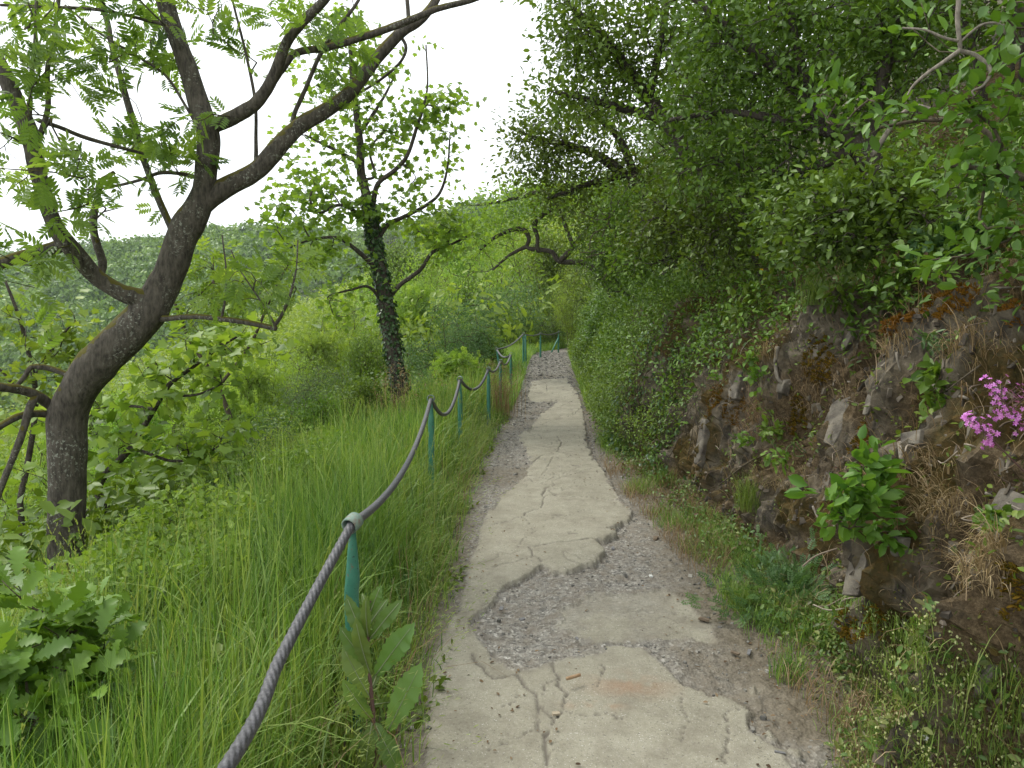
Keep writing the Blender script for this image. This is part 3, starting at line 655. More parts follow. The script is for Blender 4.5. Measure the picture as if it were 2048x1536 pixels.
def limb(px, rscale=1.0, per=6):
    """traced limb: rows of (px, py, width in px, distance) -> smooth 3-D centre line with radii"""
    a = np.array(px, float); P = np.array([at(x, y, d) for x, y, _, d in a]); r = a[:, 2] / 2 / FPX * a[:, 3] * rscale
    return spline(P, per), np.interp(np.linspace(0, len(a) - 1, (len(a) - 1) * per + 1), np.arange(len(a)), r)
def px_blob(spec, n, rng):
    """ellipsoid clusters given by what they look like: (px, py, half width px, half height px, distance, half depth m, weight)"""
    bl = []
    for px, py, hw, hh, d, dd, wt in spec: bl.append((at(px, py, d), np.array([hw / FPX * d, dd, hh / FPX * d]), wt))
    return blob_points(bl, n, rng, .2)

# ------------------------------------------------------------------ the old ash in front
rng = np.random.default_rng(11); D0 = 5.0
limbs = [
 ("trunk", [(128,1240,84,5.0),(131,1120,80,5.0),(134,1000,76,5.0),(135,900,76,5.0),(137,826,80,5.0),(172,757,82,5.0),(212,710,84,5.02),(252,672,86,5.04),(290,632,80,5.06),(312,600,74,5.08),(337,552,66,5.1),(358,490,66,5.1),(375,450,66,5.1),(395,415,58,5.1),(408,380,50,5.1),(412,340,47,5.1),(417,273,46,5.1),(397,205,43,5.1),(376,137,40,5.1),(351,68,37,5.1),(330,0,37,5.1),(310,-90,34,5.1),(295,-190,28,5.1)]),
 ("limb", [(402,410,46,5.1),(445,378,43,5.15),(512,342,39,5.25),(560,290,36,5.3),(598,253,34,5.4),(649,222,32,5.5),(700,185,30,5.6),(756,113,27,5.75),(807,61,23,5.85),(842,38,20,5.9),(872,0,17,6.0),(900,-60,13,6.1)]),
 ("limb", [(424,252,34,5.1),(450,243,30,5.08),(485,225,28,5.0),(516,202,26,4.95),(547,154,23,4.9),(574,85,21,4.85),(608,41,20,4.8),(649,0,18,4.75),(690,-60,14,4.7)]),
 ("limb", [(545,160,20,4.92),(564,137,17,5.0),(591,106,15,5.1),(649,96,15,5.2),(700,82,15,5.3),(773,58,15,5.5),(825,38,14,5.6),(876,17,13,5.7),(944,0,11,5.9),(1010,-25,8,6.0)]),
 ("limb", [(300,603,50,5.05),(270,594,42,5.0),(239,583,38,4.95),(191,552,36,4.9),(147,501,38,4.8),(118,466,36,4.75),(102,430,33,4.72),(89,393,33,4.7),(77,350,34,4.7),(68,308,36,4.7),(55,256,37,4.7),(27,191,34,4.7),(0,130,30,4.7),(-40,50,26,4.7),(-80,-60,20,4.7)]),
 ("limb", [(130,488,26,4.8),(113,494,28,4.8),(80,503,28,4.75),(51,511,27,4.7),(0,527,25,4.6),(-60,545,22,4.5)]),
 ("limb", [(200,556,16,4.93),(205,525,17,4.98),(196,495,17,5.0),(187,460,17,5.05),(188,427,16,5.1),(195,395,13,5.15),(200,365,11,5.2),(228,345,9,5.3)]),
 ("limb", [(350,472,18,5.12),(338,445,16,5.2),(322,410,15,5.25),(308,376,15,5.3),(284,308,14,5.35),(270,256,14,5.4),(253,198,14,5.45),(236,137,13,5.5),(222,85,12,5.5),(215,45,12,5.55),(198,-10,11,5.6),(180,-80,9,5.7)]),
 ("limb", [(318,638,16,5.05),(345,636,12,5.0),(393,633,12,4.95),(444,638,12,4.9),(495,645,12,4.85),(552,657,12,4.8)]),
 ("limb", [(118,820,30,5.0),(95,806,24,4.95),(68,788,22,4.85),(34,778,21,4.75),(0,774,20,4.65),(-50,760,18,4.5)]),
 ("limb", [(112,834,22,5.0),(92,828,17,4.95),(60,828,16,4.85),(34,834,15,4.75),(0,853,14,4.65),(-50,885,12,4.5)]),
 ("limb", [(74,790,16,4.86),(61,812,17,4.8),(50,848,16,4.75),(41,877,15,4.7),(22,925,14,4.65),(4,970,14,4.6),(-20,1040,12,4.55)]),
 ("limb", [(160,768,16,5.0),(137,751,13,4.97),(110,740,13,4.95),(85,734,13,4.92),(62,735,11,4.9),(48,755,10,4.88),(30,775,8,4.85)]),
 ("limb", [(546,655,9,4.8),(560,636,8,4.8),(572,612,7,4.8),(581,587,6,4.82),(592,540,4,4.85),(596,480,3,4.9)]),
 ("limb", [(443,637,6,4.9),(450,600,5,4.9),(453,548,4,4.9),(444,470,3,4.9)]),
 ("limb", [(550,650,6,4.8),(520,600,4,4.8),(480,540,3,4.8),(462,500,2.5,4.8)]),
 ("limb", [(512,335,10,5.25),(512,280,8,5.25),(510,200,7,5.25),(490,100,6,5.25),(465,0,5,5.25),(455,-60,4,5.25)]),
 ("limb", [(585,262,10,5.4),(588,230,10,5.4),(610,180,9,5.4),(640,110,9,5.4),(672,60,8,5.4),(708,15,7,5.4),(740,-40,6,5.4)]),
 ("limb", [(800,70,7,5.85),(812,95,7,5.85),(800,125,6,5.9),(760,160,6,5.95),(700,198,5,6.0),(660,230,4,6.0)]),
 ("limb", [(818,48,9,5.86),(815,10,9,5.86),(810,-50,8,5.86)]),
 ("limb", [(75,240,10,4.72),(120,255,9,4.8),(170,275,9,4.9),(240,295,8,5.0),(300,310,6,5.1),(370,325,4,5.2)]),
 ("limb", [(60,230,9,4.7),(62,170,9,4.7),(70,90,8,4.7),(72,20,7,4.7),(78,-60,6,4.7)]),
 ("limb", [(70,300,14,4.7),(95,220,11,4.75),(95,140,10,4.8),(110,60,9,4.85),(120,-30,8,4.9)]),
 ("limb", [(412,360,10,5.1),(365,348,9,5.1),(320,346,8,5.15),(280,360,7,5.2),(230,372,6,5.25),(170,380,5,5.3)]),
 ("limb", [(376,137,9,5.1),(340,60,8,5.0),(290,40,7,5.0),(200,20,7,4.9),(100,14,7,4.8),(0,10,6,4.7)]),
 ("limb", [(410,280,8,5.1),(370,210,6,5.05),(330,150,6,5.05),(270,110,5,5.05),(190,60,5,5.0),(130,10,4,5.0)]),
]
ash = thing("ash_tree", "old leaning ash tree on the left, thick forked dark trunk bent like an elbow", "tree", (at(128, 1240, 5.0)[0], 5.0, float(ground(at(128, 1240, 5)[0], 5.0))))
ab = np.array(ash.location); main = []
for q, (nm, px) in enumerate(limbs):
    P_, r_ = limb(px, .9); main.append((P_, r_))
    g = Geo(); big = r_.max() > .02
    if q == 0:
        P_ = np.vstack([P_[0] + [0.02, 0, -.45], P_]); r_ = np.concatenate([[r_[0] * 1.25], r_])
    if big:
        P2 = np.stack([np.interp(np.linspace(0, len(P_) - 1, len(P_) * 3), np.arange(len(P_)), P_[:, k]) for k in range(3)], -1); r2 = np.interp(np.linspace(0, len(P_) - 1, len(P_) * 3), np.arange(len(P_)), r_)
        # knots and swellings where the old limbs left
        r2 = r2 * (1 + .07 * fbm(np.arange(len(r2)) / 14.0, q, oct=2, seed=90))
        tube(g, P2, r2, 30, rng.uniform(), .085, 91 + q)
    else: tube(g, P_, r_, 9, rng.uniform(), .1, 91 + q)
    build("trunk" if q == 0 else "limb", g, BASH, ash, ab)
spec = [(60,70,90,80,4.4,.5,5),(30,200,60,50,4.3,.4,1),(130,130,90,60,4.6,.5,3),(90,400,80,70,4.3,.4,4),(40,480,60,50,4.3,.4,2),(120,330,70,40,4.4,.4,2),(250,270,90,40,5.0,.5,3),(300,110,80,80,5.2,.5,4),(330,300,80,45,4.8,.4,3),(390,230,40,40,4.7,.2,1.5),
        (460,40,60,40,5.0,.5,1.5),(560,40,60,50,4.7,.4,2.5),(690,130,70,50,5.6,.4,2.5),(660,60,80,50,5.5,.4,2),(470,130,50,50,5.0,.4,1.5),(620,200,50,40,5.6,.4,1.2),(240,400,60,35,5.0,.4,1.6),(200,30,120,50,4.9,.5,3),(560,560,60,50,4.85,.3,1.2),(480,560,60,50,4.85,.3,1),(30,590,60,40,4.6,.4,1.2),(60,690,60,40,4.8,.4,1.2),(-40,300,60,120,4.5,.5,2),(180,-60,300,50,5,.8,3),(560,-70,200,40,5,.6,2),(280,330,60,60,5.1,.4,1.5)]
attr = px_blob(spec, 200, rng); ch, ends = grow(main, attr, rng, .16, .0026, .03, .40)
g = Geo(); add_chains(g, ch, rng); build("twigs", g, BASH, ash, ab)
g = Geo(); spray(g, attr, ends, rng, 4, tm_pinnate(5, .33, .46), .15, .05, .16, .55, .9, .3); build("foliage", g, LASH, ash, ab)

# ------------------------------------------------------------------ ivy covered tree beyond
rng = np.random.default_rng(12); d = 11.0
limbs2 = [
 [(806,860,46,11),(800,790,42,11),(790,720,40,11),(778,650,42,11),(765,570,40,11),(752,500,36,11),(744,450,30,11),(735,400,25,11),(722,345,22,11),(720,290,20,11),(712,220,16,11),(704,150,12,11),(700,80,8,11),(698,20,5,11)],
 [(742,440,18,11),(748,395,15,11),(758,365,12,10.9),(790,340,11,10.8),(815,310,10,10.7),(835,250,9,10.6),(845,220,7,10.6),(855,170,5,10.6),(852,90,4,10.6)],
 [(750,490,14,11),(775,450,13,11.1),(805,435,11,11.2),(850,412,10,11.4),(880,385,8,11.5),(895,335,6,11.5),(900,270,4,11.5)],
 [(745,460,12,11),(720,430,11,10.8),(680,410,9,10.6),(640,425,7,10.4),(620,400,5,10.3),(630,370,4,10.3)],
 [(760,550,14,11),(735,520,13,10.8),(700,490,11,10.6),(670,475,9,10.5),(620,480,6,10.4),(570,500,4,10.3)],
 [(775,600,13,11),(800,570,12,11.1),(840,540,11,11.2),(865,505,9,11.3),(900,490,7,11.4),(940,470,5,11.5)],
 [(772,620,9,11),(740,575,8,10.8),(700,580,6,10.6),(660,590,4,10.5)],
 [(722,330,12,11),(690,310,10,10.9),(650,290,8,10.8),(610,270,5,10.7)],
 [(718,270,10,11),(745,230,9,11.1),(770,190,7,11.2),(790,150,5,11.3)],
 [(727,360,8,11),(750,350,7,11),(740,300,6,11),(770,260,5,11)],
]
x0 = at(806, 860, 11)
tr = thing("field_maple", "slim leaning tree with an ivy wrapped trunk standing beyond the railing", "tree", (x0[0], 11.0, float(ground(x0[0], 11.0)))); tb = np.array(tr.location)
main = []
for q, px in enumerate(limbs2):
    P_, r_ = limb(px); 
    if q == 0: P_ = np.vstack([[tb[0], tb[1], tb[2] - .3], P_]); r_ = np.concatenate([[r_[0]], r_])
    main.append((P_, r_ * .8)); g = Geo(); tube(g, P_, r_ * .75, 14 if q == 0 else 8, .5, .08, q); build("trunk" if q == 0 else "limb", g, BDARK, tr, tb)
spec = [(720,120,60,60,11,.5,2.4),(690,60,60,50,11,.5,1.6),(640,180,50,60,10.8,.5,2),(700,230,60,50,11,.5,2.2),(630,290,70,50,10.7,.5,2.2),(590,370,50,50,10.6,.4,2),(640,400,60,40,10.6,.4,2.4),(700,330,60,50,11,.4,2),(770,280,40,50,11,.4,1.2),(840,220,50,40,10.7,.4,2),(850,100,50,40,10.6,.4,1),(880,240,50,50,11,.4,1.2),(880,310,50,60,11.4,.4,1.8),(830,360,50,40,11.2,.4,1.6),(600,470,90,45,10.5,.5,3),(560,440,50,40,10.3,.4,1.6),(660,530,80,45,10.6,.4,2.2),(880,440,70,30,11.3,.4,2.2),(850,500,60,40,11.3,.4,2),(920,470,50,40,11.5,.4,1.4),(700,610,50,40,10.7,.4,1.2),(740,420,50,50,10.8,.4,2),(810,420,50,40,11,.4,1.6),(920,220,40,40,11,.3,.4),(760,180,40,40,11,.4,.8)]
attr = px_blob(spec, 270, rng); ch, ends = grow(main, attr, rng, .3, .004, .03, .40)
g = Geo(); add_chains(g, ch, rng); build("twigs", g, BDARK, tr, tb)
g = Geo(); spray(g, attr, ends, rng, 12, PALM, .092, .13, .3, .6, .7, .3); build("foliage", g, LM2, tr, tb)
P_, r_ = main[0]; n = 2600; t = rng.uniform(0, .52, n) ** .9 * (len(P_) - 1); c_ = np.stack([np.interp(t, np.arange(len(P_)), P_[:, k]) for k in range(3)], -1); rr = np.interp(t, np.arange(len(P_)), r_) * .72
a = rng.uniform(0, 2 * pi, n); o_ = np.stack([np.cos(a), np.sin(a), 0 * a], -1); lump = 1 + .55 * np.clip(fbm(c_[:, 2] * 2.5, a, oct=2, seed=5), 0, 1)
g = Geo(); leaves(g, c_ + o_ * (rr * lump + rng.uniform(0, .04, n))[:, None], unit(o_ * .4 + rand_unit(n, rng) * .5 - [0, 0, .6]), unit(o_ + rand_unit(n, rng) * .45), rng.uniform(.042, .07, n), ROUND, rng.uniform(0, 1, n)); build("ivy", g, LIVY, tr, tb)

# ------------------------------------------------------------------ saplings and low branches round the ash
def traced_tree(name, label, cat, limbs_, spec, n, tm, size, per, mat, bark, seed, group=None, spread=.12, r_tip=.003, up=.6, rscale=1.0, seg=.25, back=.25, foliage="foliage", base=None):
    rng = np.random.default_rng(seed); f = limbs_[0][0]; x0 = at(*f[:2], f[3])
    b = np.array(base) if base is not None else np.array([x0[0], f[3], float(ground(x0[0], f[3]))])
    t = thing(name, label, cat, b, group); main = []
    g = Geo()
    for q, px in enumerate(limbs_):
        P_, r_ = limb(px, rscale)
        if q == 0: P_ = np.vstack([b - [0, 0, .2], P_]); r_ = np.concatenate([[r_[0] * 1.1], r_])
        main.append((P_, r_)); tube(g, P_, r_, 10 if r_.max() > .03 else 7, .5, .08, q)
    build("trunk", g, bark, t, b)
    attr = px_blob(spec, n, rng); ch, ends = grow(main, attr, rng, seg, r_tip, .03, .40)
    g = Geo(); add_chains(g, ch, rng); build("twigs", g, bark, t, b)
    g = Geo(); spray(g, attr, ends, rng, per, tm, size, spread, back, up, .7, .3); build(foliage, g, mat, t, b)
    return t
traced_tree("maple_sapling", "crooked maple sapling with broad bright leaves right behind the ash trunk", "tree",
 [[(232,1120,20,6.2),(225,1060,19,6.2),(212,1020,18,6.2),(197,985,17,6.2),(205,956,15,6.2),(235,925,14,6.2),(262,895,13,6.2),(285,858,12,6.2),(308,818,11,6.2),(338,770,10,6.2),(380,738,8,6.2),(437,696,6,6.2),(480,670,4,6.2)],
  [(215,1030,12,6.2),(190,1025,10,6.1),(172,1022,9,6.1)], [(262,895,8,6.2),(300,908,7,6.1),(345,922,6,6.1),(400,915,5,6.1),(440,890,3,6.1)], [(308,818,7,6.2),(260,812,6,6.3),(200,815,4,6.3)], [(330,790,6,6.2),(390,790,5,6.2),(440,770,3,6.2)]],
 [(300,735,80,45,6.2,.5,3),(400,700,70,45,6.2,.4,3),(500,690,50,40,6.2,.4,2),(350,800,80,40,6.2,.5,3),(430,760,60,30,6.2,.4,2),(250,850,80,50,6.3,.5,2.5),(360,890,90,35,6.1,.5,3),(230,950,60,40,6.2,.4,2),(430,890,50,30,6.1,.4,1.5),(60,880,70,80,6.4,.6,3),(80,980,60,60,6.3,.6,2),(230,790,60,40,6.4,.4,1.5)],
 95, PALM, .10, 8, LY, BDARK, 21, spread=.13)
traced_tree("maple_sapling", "pale leafed sapling behind the left end of the ash tree, before the far hill", "tree",
 [[(40,1000,12,8.5),(60,900,11,8.5),(72,800,10,8.5),(60,720,9,8.5),(40,640,7,8.5),(10,560,5,8.5)],[(66,760,7,8.5),(110,690,6,8.5),(150,640,4,8.5)],[(70,820,6,8.5),(20,760,5,8.4),(-20,720,4,8.4)]],
 [(60,630,90,40,8.5,.6,3),(20,700,80,50,8.4,.6,3),(130,650,60,50,8.5,.5,3),(60,760,110,45,8.4,.7,3),(150,720,50,40,8.5,.5,2),(-10,830,70,60,8.4,.6,2)],
 62, PALM, .10, 9, LY, BDARK, 22, spread=.16)
traced_tree("elder_bush", "thin branched bush with feathery leaves showing between the ash and the ivy wrapped tree", "shrub",
 [[(470,860,10,8.8),(430,760,9,8.8),(380,680,8,8.8),(362,640,7,8.8),(345,590,5,8.8)],[(362,650,5,8.8),(390,600,4,8.8),(430,560,3,8.8)],[(440,770,7,8.8),(500,690,6,8.8),(540,600,5,8.8),(580,520,4,8.8)]],
 [(440,540,60,40,8.8,.6,2),(400,600,60,40,8.8,.6,2),(520,560,60,50,8.8,.6,3),(580,520,50,50,8.8,.5,2),(480,610,60,30,8.8,.6,2),(410,500,40,25,8.8,.5,1),(440,650,50,30,8.8,.6,1)],
 62, PINN3, .19, 5, LY, BTWIG, 23, spread=.08)

# foreground oak shoots, lower left corner
def oak_bush(name, label, spec, n, seed, b, per=6, size=.105):
    rng = np.random.default_rng(seed); b = np.array([b[0], b[1], float(ground(b[0], b[1]))]); t = thing(name, label, "shrub", b)
    main = []
    for k in range(4):
        e = b + np.array([rng.normal() * .15, rng.normal() * .15, .45]); main.append((spline([b - [0, 0, .1], (b + e) / 2 + rng.normal(size=3) * .05, e], 5), np.full(11, .008)))
    attr = px_blob(spec, n, rng); ch, ends = grow(main, attr, rng, .1, .0022, .05, .4)
    g = Geo(); [tube(g, p_, r_, 6) for p_, r_ in main]; add_chains(g, ch, rng); build("stems", g, BTWIG, t, b)
    g = Geo(); spray(g, attr, ends, rng, per, OAK, size, .05, .08, .7, .9, .45); build("foliage", g, LM, t, b)
oak_bush("young_oak", "young oak with big lobed leaves in the near left corner of the grass", [(60,1290,90,60,2.1,.18,3),(150,1310,70,50,2.2,.15,3),(40,1400,80,60,1.95,.18,3),(130,1400,60,40,2.1,.15,2),(20,1190,50,40,2.2,.15,1.2),(150,1230,30,25,2.3,.1,.6),(50,1490,80,40,1.85,.15,2),(200,1330,30,30,2.25,.1,.8)], 60, 31, (-1.42, 2.15))

# ------------------------------------------------------------------ shrub kinds for the valley side
def make_shrub(name, seed, Hh, Rr, n, per, tm, size, mat, bark, stems=5, spread=.2, flat=.75, up=.6, r_tip=.005, blobs=9):
    rng = np.random.default_rng(seed); t = bpy.data.objects.new(name, None); col.objects.link(t); main = []
    for k in range(stems):
        a = 2 * pi * k / stems + rng.normal() * .4; o_ = np.array([cos(a), sin(a), 0]) * Rr * rng.uniform(.25, .6)
        P_ = spline([np.array([o_[0] * .1, o_[1] * .1, -.3]), o_ * .4 + [0, 0, Hh * .28], o_ + [rng.normal() * .1, rng.normal() * .1, Hh * rng.uniform(.5, .75)]], 6)
        main.append((P_, np.linspace(.022, .008, len(P_)) * Hh / 3))
    bl = []
    for k in range(blobs):
        a = rng.uniform(0, 2 * pi); q = rng.uniform(.2, .78); zz = rng.uniform(.30, .86)
        rad = Rr * q * math.sqrt(max(.1, 1 - max(0, zz - .45) ** 2 / .35)); bl.append(((rad * cos(a), rad * sin(a), Hh * zz), np.array([.42 * Rr, .42 * Rr, .20 * Hh]) * rng.uniform(.75, 1.2), 1))
    bl.append(((0, 0, Hh * .84), np.array([.35 * Rr, .35 * Rr, .16 * Hh]), 1.2))
    attr = blob_points(bl, n, rng, .35); attr[:, 2] = np.maximum(attr[:, 2], .12 * Hh)
    ch, ends = grow(main, attr, rng, .3, r_tip, .05, .42)
    g = Geo(); [tube(g, p_, r_, 6) for p_, r_ in main]; add_chains(g, ch, rng); build("stems", g, bark, t)
    g = Geo(); spray(g, attr, ends, rng, per, tm, size, spread, .3, up, .7, .35); build("foliage", g, mat, t)
    return t
KIND = {
 "elder": make_shrub("elder_shrub", 41, 3.0, 1.9, 210, 7, PINN3, .26, LY, BTWIG, 6, .12),
 "hazel": make_shrub("hazel_shrub", 42, 3.0, 1.7, 260, 24, ROUND, .085, LM, BTWIG, 6, .2),
 "willow": make_shrub("willow_shrub", 43, 3.0, 2.1, 330, 34, NARROW, .085, LB, BTWIG, 7, .2, up=.3),
 "locust": make_shrub("locust_shrub", 44, 3.2, 1.9, 260, 26, SIMPLE, .075, LY, BTWIG, 5, .24, up=.9),
 "dark": make_shrub("blackthorn_shrub", 45, 3.0, 1.8, 300, 30, SIMPLE, .06, LD, BDARK, 6, .2),
}
used = set()
def put_shrub(kind, px, top, d, wide, label, cat="shrub", group=None, dz=0.0, rz=None):
    """a shrub of the kind, standing on the ground d metres ahead and reaching up to the pixel height top"""
    t = at(px, top, d); gz = float(ground(t[0], d)) - .15 + dz; Hh = max(t[2] - gz, .5) / 3.0
    o = KIND[kind] if kind not in used else copy_tree(KIND[kind]); used.add(kind)
    o.location = (t[0], d, gz); w_ = wide / 2 / FPX * d / 1.9; o.scale = (w_, w_, Hh); o.rotation_euler = (0, 0, rz if rz is not None else random.Random(int(px * 7 + d * 13)).uniform(0, 6.28))
    tag(o, label, cat, group or "shrubs on the valley slope"); return o
for a in [
 ("willow", 1035, 555, 28, 210, "rounded soft green willow bush right behind the far level run of the cable"),
 ("willow", 895, 590, 17, 190, "grey green bush beyond the railing kink, dark hollow beneath it"),
 ("hazel", 960, 655, 17.5, 110, "low dark bush at the foot of the grey green one beside the railing kink"),
 ("elder", 915, 700, 13.5, 150, "low pale yellow elder just outside the fourth and fifth posts"),
 ("locust", 860, 500, 34, 230, "tall feathery yellow green bush to the right of the ivy wrapped trunk"),
 ("hazel", 940, 545, 36, 170, "dense rounded green bush between the tall feathery one and the willow"),
 ("locust", 1000, 430, 42, 240, "high yellow green crown under the curved overhanging bough"),
 ("elder", 930, 450, 58, 200, "pale bush high on the spur, left of the curved overhanging bough"),
 ("dark", 1105, 560, 31, 120, "dark thicket bush behind the strutted last post"),
 ("dark", 1165, 600, 27, 110, "dark bush in the shaded bend right of the strutted last post"),
 ("locust", 1140, 545, 25.5, 90, "narrow hanging yellow green bush at the shaded end of the path"),
 ("hazel", 1100, 450, 36, 190, "mid green tree crown above the shaded bend"),
 ("elder", 820, 560, 27, 170, "bright elder seen just right of the ivy wrapped trunk"),
 ("locust", 690, 600, 25, 200, "light feathery bush left of the ivy wrapped trunk"),
 ("hazel", 725, 665, 17, 130, "green bush touching the left of the ivy wrapped trunk, half way down"),
 ("elder", 650, 660, 21, 170, "pale elder with layered leaves in the middle of the slope"),
 ("locust", 580, 715, 19, 190, "light green airy bush below the cut stub of the ash"),
 ("elder", 520, 720, 15.5, 180, "yellow green elder right of the maple sapling leaves"),
 ("elder", 450, 780, 13, 190, "bright elder low behind the tall grass, right of the crooked sapling"),
 ("willow", 650, 725, 12.5, 210, "grey green bush in the middle of the slope above the tall grass"),
 ("hazel", 730, 750, 10.5, 170, "round green bush left of the ivy trunk foot"),
 ("dark", 800, 800, 12.2, 110, "dark small leafed bush at the ivy trunk foot"),
 ("willow", 850, 740, 13.2, 120, "soft bush between the ivy trunk and the third post"),
 ("hazel", 640, 785, 8.4, 190, "bush of small round leaves behind the tall grass, left of the second post"),
 ("willow", 530, 815, 7.6, 200, "bluish bush behind the tall grass in the middle left"),
 ("locust", 430, 850, 7.4, 210, "light bush seen below the crooked sapling's level branch"),
 ("dark", 330, 985, 5.6, 220, "dark small leafed bush beside the ash trunk foot, right side"),
 ("hazel", 235, 1080, 4.6, 160, "low bush in front of the ash trunk foot"),
 ("willow", 440, 930, 5.7, 190, "bluish bush rising out of the tall grass left of the first cable span"),
 ("locust", 555, 865, 6.7, 190, "light airy bush at the grass edge, half way along the first cable span"),
 ("hazel", 700, 800, 8.6, 130, "small round leafed bush at the grass edge left of the second post"),
 ("dark", 1118, 622, 26.6, 110, "added low dark bush standing in for the shade of the hollow behind the strutted last post"),  # extra bush, put in to darken the hollow at the path end
 ("dark", 30, 1110, 5.4, 170, "dark bush left of the ash trunk foot"),
 ("elder", 330, 900, 9.0, 160, "pale elder between the ash trunk and the crooked sapling"),
 ("locust", 60, 860, 10.5, 220, "light airy bush low on the far left behind the dead limb"),
 ("elder", 250, 800, 14, 200, "pale bush behind the elbow of the ash trunk"),
 ("locust", 330, 770, 24, 200, "feathery bush far down the slope, seen under the stub of the ash"),
 ("hazel", 160, 760, 20, 200, "round green bush far down the slope behind the ash trunk"),
 ("elder", 420, 730, 30, 200, "pale elder crown before the dark valley, under the cut stub"),
 ("hazel", 560, 690, 38, 170, "green crown at the valley edge above the airy bushes"),
 ("locust", 740, 560, 46, 190, "yellow green crown on the spur behind the ivy wrapped trunk"),
 ("elder", 640, 640, 44, 160, "pale crown on the spur's left edge against the far hill"),
 ("hazel", 800, 480, 62, 170, "green crown on the spur skyline right of the ivy wrapped tree"),
 ("elder", 880, 430, 76, 150, "pale crown near the top of the spur skyline"),
]: put_shrub(*a)

# ------------------------------------------------------------------ woods too many to count
def crowns(name, X, Y, Z, rad, hgt, per, lsz, mat, rng, tm=ROUND, core=True):
    g = Geo(); n = len(X)
    u = rand_unit(n * per, rng); u[:, 2] = np.abs(u[:, 2]) * 1.0 - .18; c_ = np.repeat(np.stack([X, Y, Z], -1), per, 0)
    lum = 1 + .22 * rng.normal(size=n * per); S = np.stack([np.repeat(rad, per), np.repeat(rad, per), np.repeat(hgt, per)], -1)
    pos = c_ + u * S * lum[:, None].clip(.55, 1.3); nr = unit(u / S * S.mean(1, keepdims=True) + rand_unit(n * per, rng) * .4)
    d_ = unit(np.cross(nr, rand_unit(n * per, rng))); cl = np.repeat(np.clip(.5 + .3 * rng.normal(size=n) + .6 * fbm(X / 35, Y / 50, oct=3, seed=59), 0, 1), per)
    leaves(g, pos - d_ * (lsz * .5 * np.repeat(rad, per))[:, None], d_, nr, lsz * np.repeat(rad, per) * rng.uniform(.6, 1.3, n * per), tm, np.clip(.65 * cl + .35 * rng.uniform(0, 1, n * per), 0, 1))
    return tag(build(name, g, mat), kind="stuff")
rng = np.random.default_rng(51)
n = 30000; X = rng.uniform(-430, 150, n); Y = rng.uniform(150, 470, n); pxx, pyy, _ = project(np.stack([X, Y, ground(X, Y) + 4], -1))
far = (far_z(X, Y) > near_z(X, Y) + .5) & (pxx > -250) & (pxx < 1300) & (far_z(X, Y) > -41) & (rng.uniform(0, 1, n) < .46)
X, Y = X[far], Y[far]; Z = ground(X, Y); rad = 2.0 + 4.2 * rng.uniform(0, 1, len(X)) ** 1.8; bare = (fbm(X / 22, Y / 30, oct=2, seed=53) > .47)
crowns("far_wood", X[~bare], Y[~bare], Z[~bare] + rad[~bare] * .9, rad[~bare], rad[~bare] * 1.25, 105, .32, LFAR, rng)
LBARE = leaf_mat("bare_wood", [(.12, .135, .085), (.17, .185, .12), (.22, .23, .15)], .2)
crowns("bare_wood", X[bare], Y[bare], Z[bare] + rad[bare] * .9, rad[bare] * .8, rad[bare] * 1.3, 70, .22, LBARE, rng, NARROW)
n = 5200; X = rng.uniform(-75, 30, n); Y = 24 + 110 * rng.uniform(0, 1, n) ** 1.4; pxx, pyy, _ = project(np.stack([X, Y, ground(X, Y) + 1], -1))
k = (near_z(X, Y) > far_z(X, Y) - 1) & (pxx > -150) & (pxx < 1500) & (X < xl(np.minimum(Y, 30)) - 1.5 + 30 * (Y > 31)) & (rng.uniform(0, 1, n) < .62)
X, Y = X[k], Y[k]; rad = rng.uniform(.9, 2.0, len(X)) * (1 + Y / 150); crowns("slope_thicket", X, Y, ground(X, Y) + .5 * rad, rad, rad * 1.05, 150, .15, LY, rng, SIMPLE)
n = 2600; X = rng.uniform(-34, -2.6, n); Y = rng.uniform(4.5, 27, n); pxx, pyy, _ = project(np.stack([X, Y, ground(X, Y)], -1))
k = (pxx > -250) & (X < xl(Y) - 2.2 - .0 * Y); X, Y = X[k], Y[k]; rad = rng.uniform(.45, 1.0, len(X)); crowns("slope_undergrowth", X, Y, ground(X, Y) + .2, rad, rad * .9, 170, .15, LM, rng, SIMPLE)
# ------------------------------------------------------------------ trees and shrubs on the bank above the path
def bank_tree(name, label, xy, limbs_, spec, n, tm, size, per, mat, bark, seed, spread=.14, r_tip=.003, up=.6, seg=.22, cat="tree", back=.28, group="trees and shrubs overhanging the bank", var=.5):
    rng = np.random.default_rng(seed); b = np.array([xy[0], xy[1], float(ground(xy[0], xy[1]))]); t = thing(name, label, cat, b, group); main = []
    g = Geo()
    for q, px in enumerate(limbs_):
        P_, r_ = limb(px)
        if q == 0: P_ = np.vstack([spline([b - [0, 0, .25], (b + P_[0]) / 2 + [.05, 0, .02], P_[0]], 4)[:-1], P_]); r_ = np.concatenate([np.linspace(r_[0] * 1.4, r_[0], 8), r_])
        main.append((P_, r_)); tube(g, P_, r_, 10, .5, .12, q + seed)
    if not limbs_:
        P_ = spline([b - [0, 0, .25], b + [-.1, 0, .4], b + [-.25, rng.normal() * .2, .9]], 5); main.append((P_, np.linspace(.035, .02, len(P_)))); tube(g, P_, main[0][1], 8)
    build("trunk", g, bark, t, b)
    attr = px_blob(spec, n, rng); ch, ends = grow(main, attr, rng, seg, r_tip, .02, .42, crook=.15)
    g = Geo(); add_chains(g, ch, rng); build("branches", g, bark, t, b)
    g = Geo(); spray(g, attr, ends, rng, per, tm, size, spread, back, up, .7, var); build("foliage", g, mat, t, b)
    return t
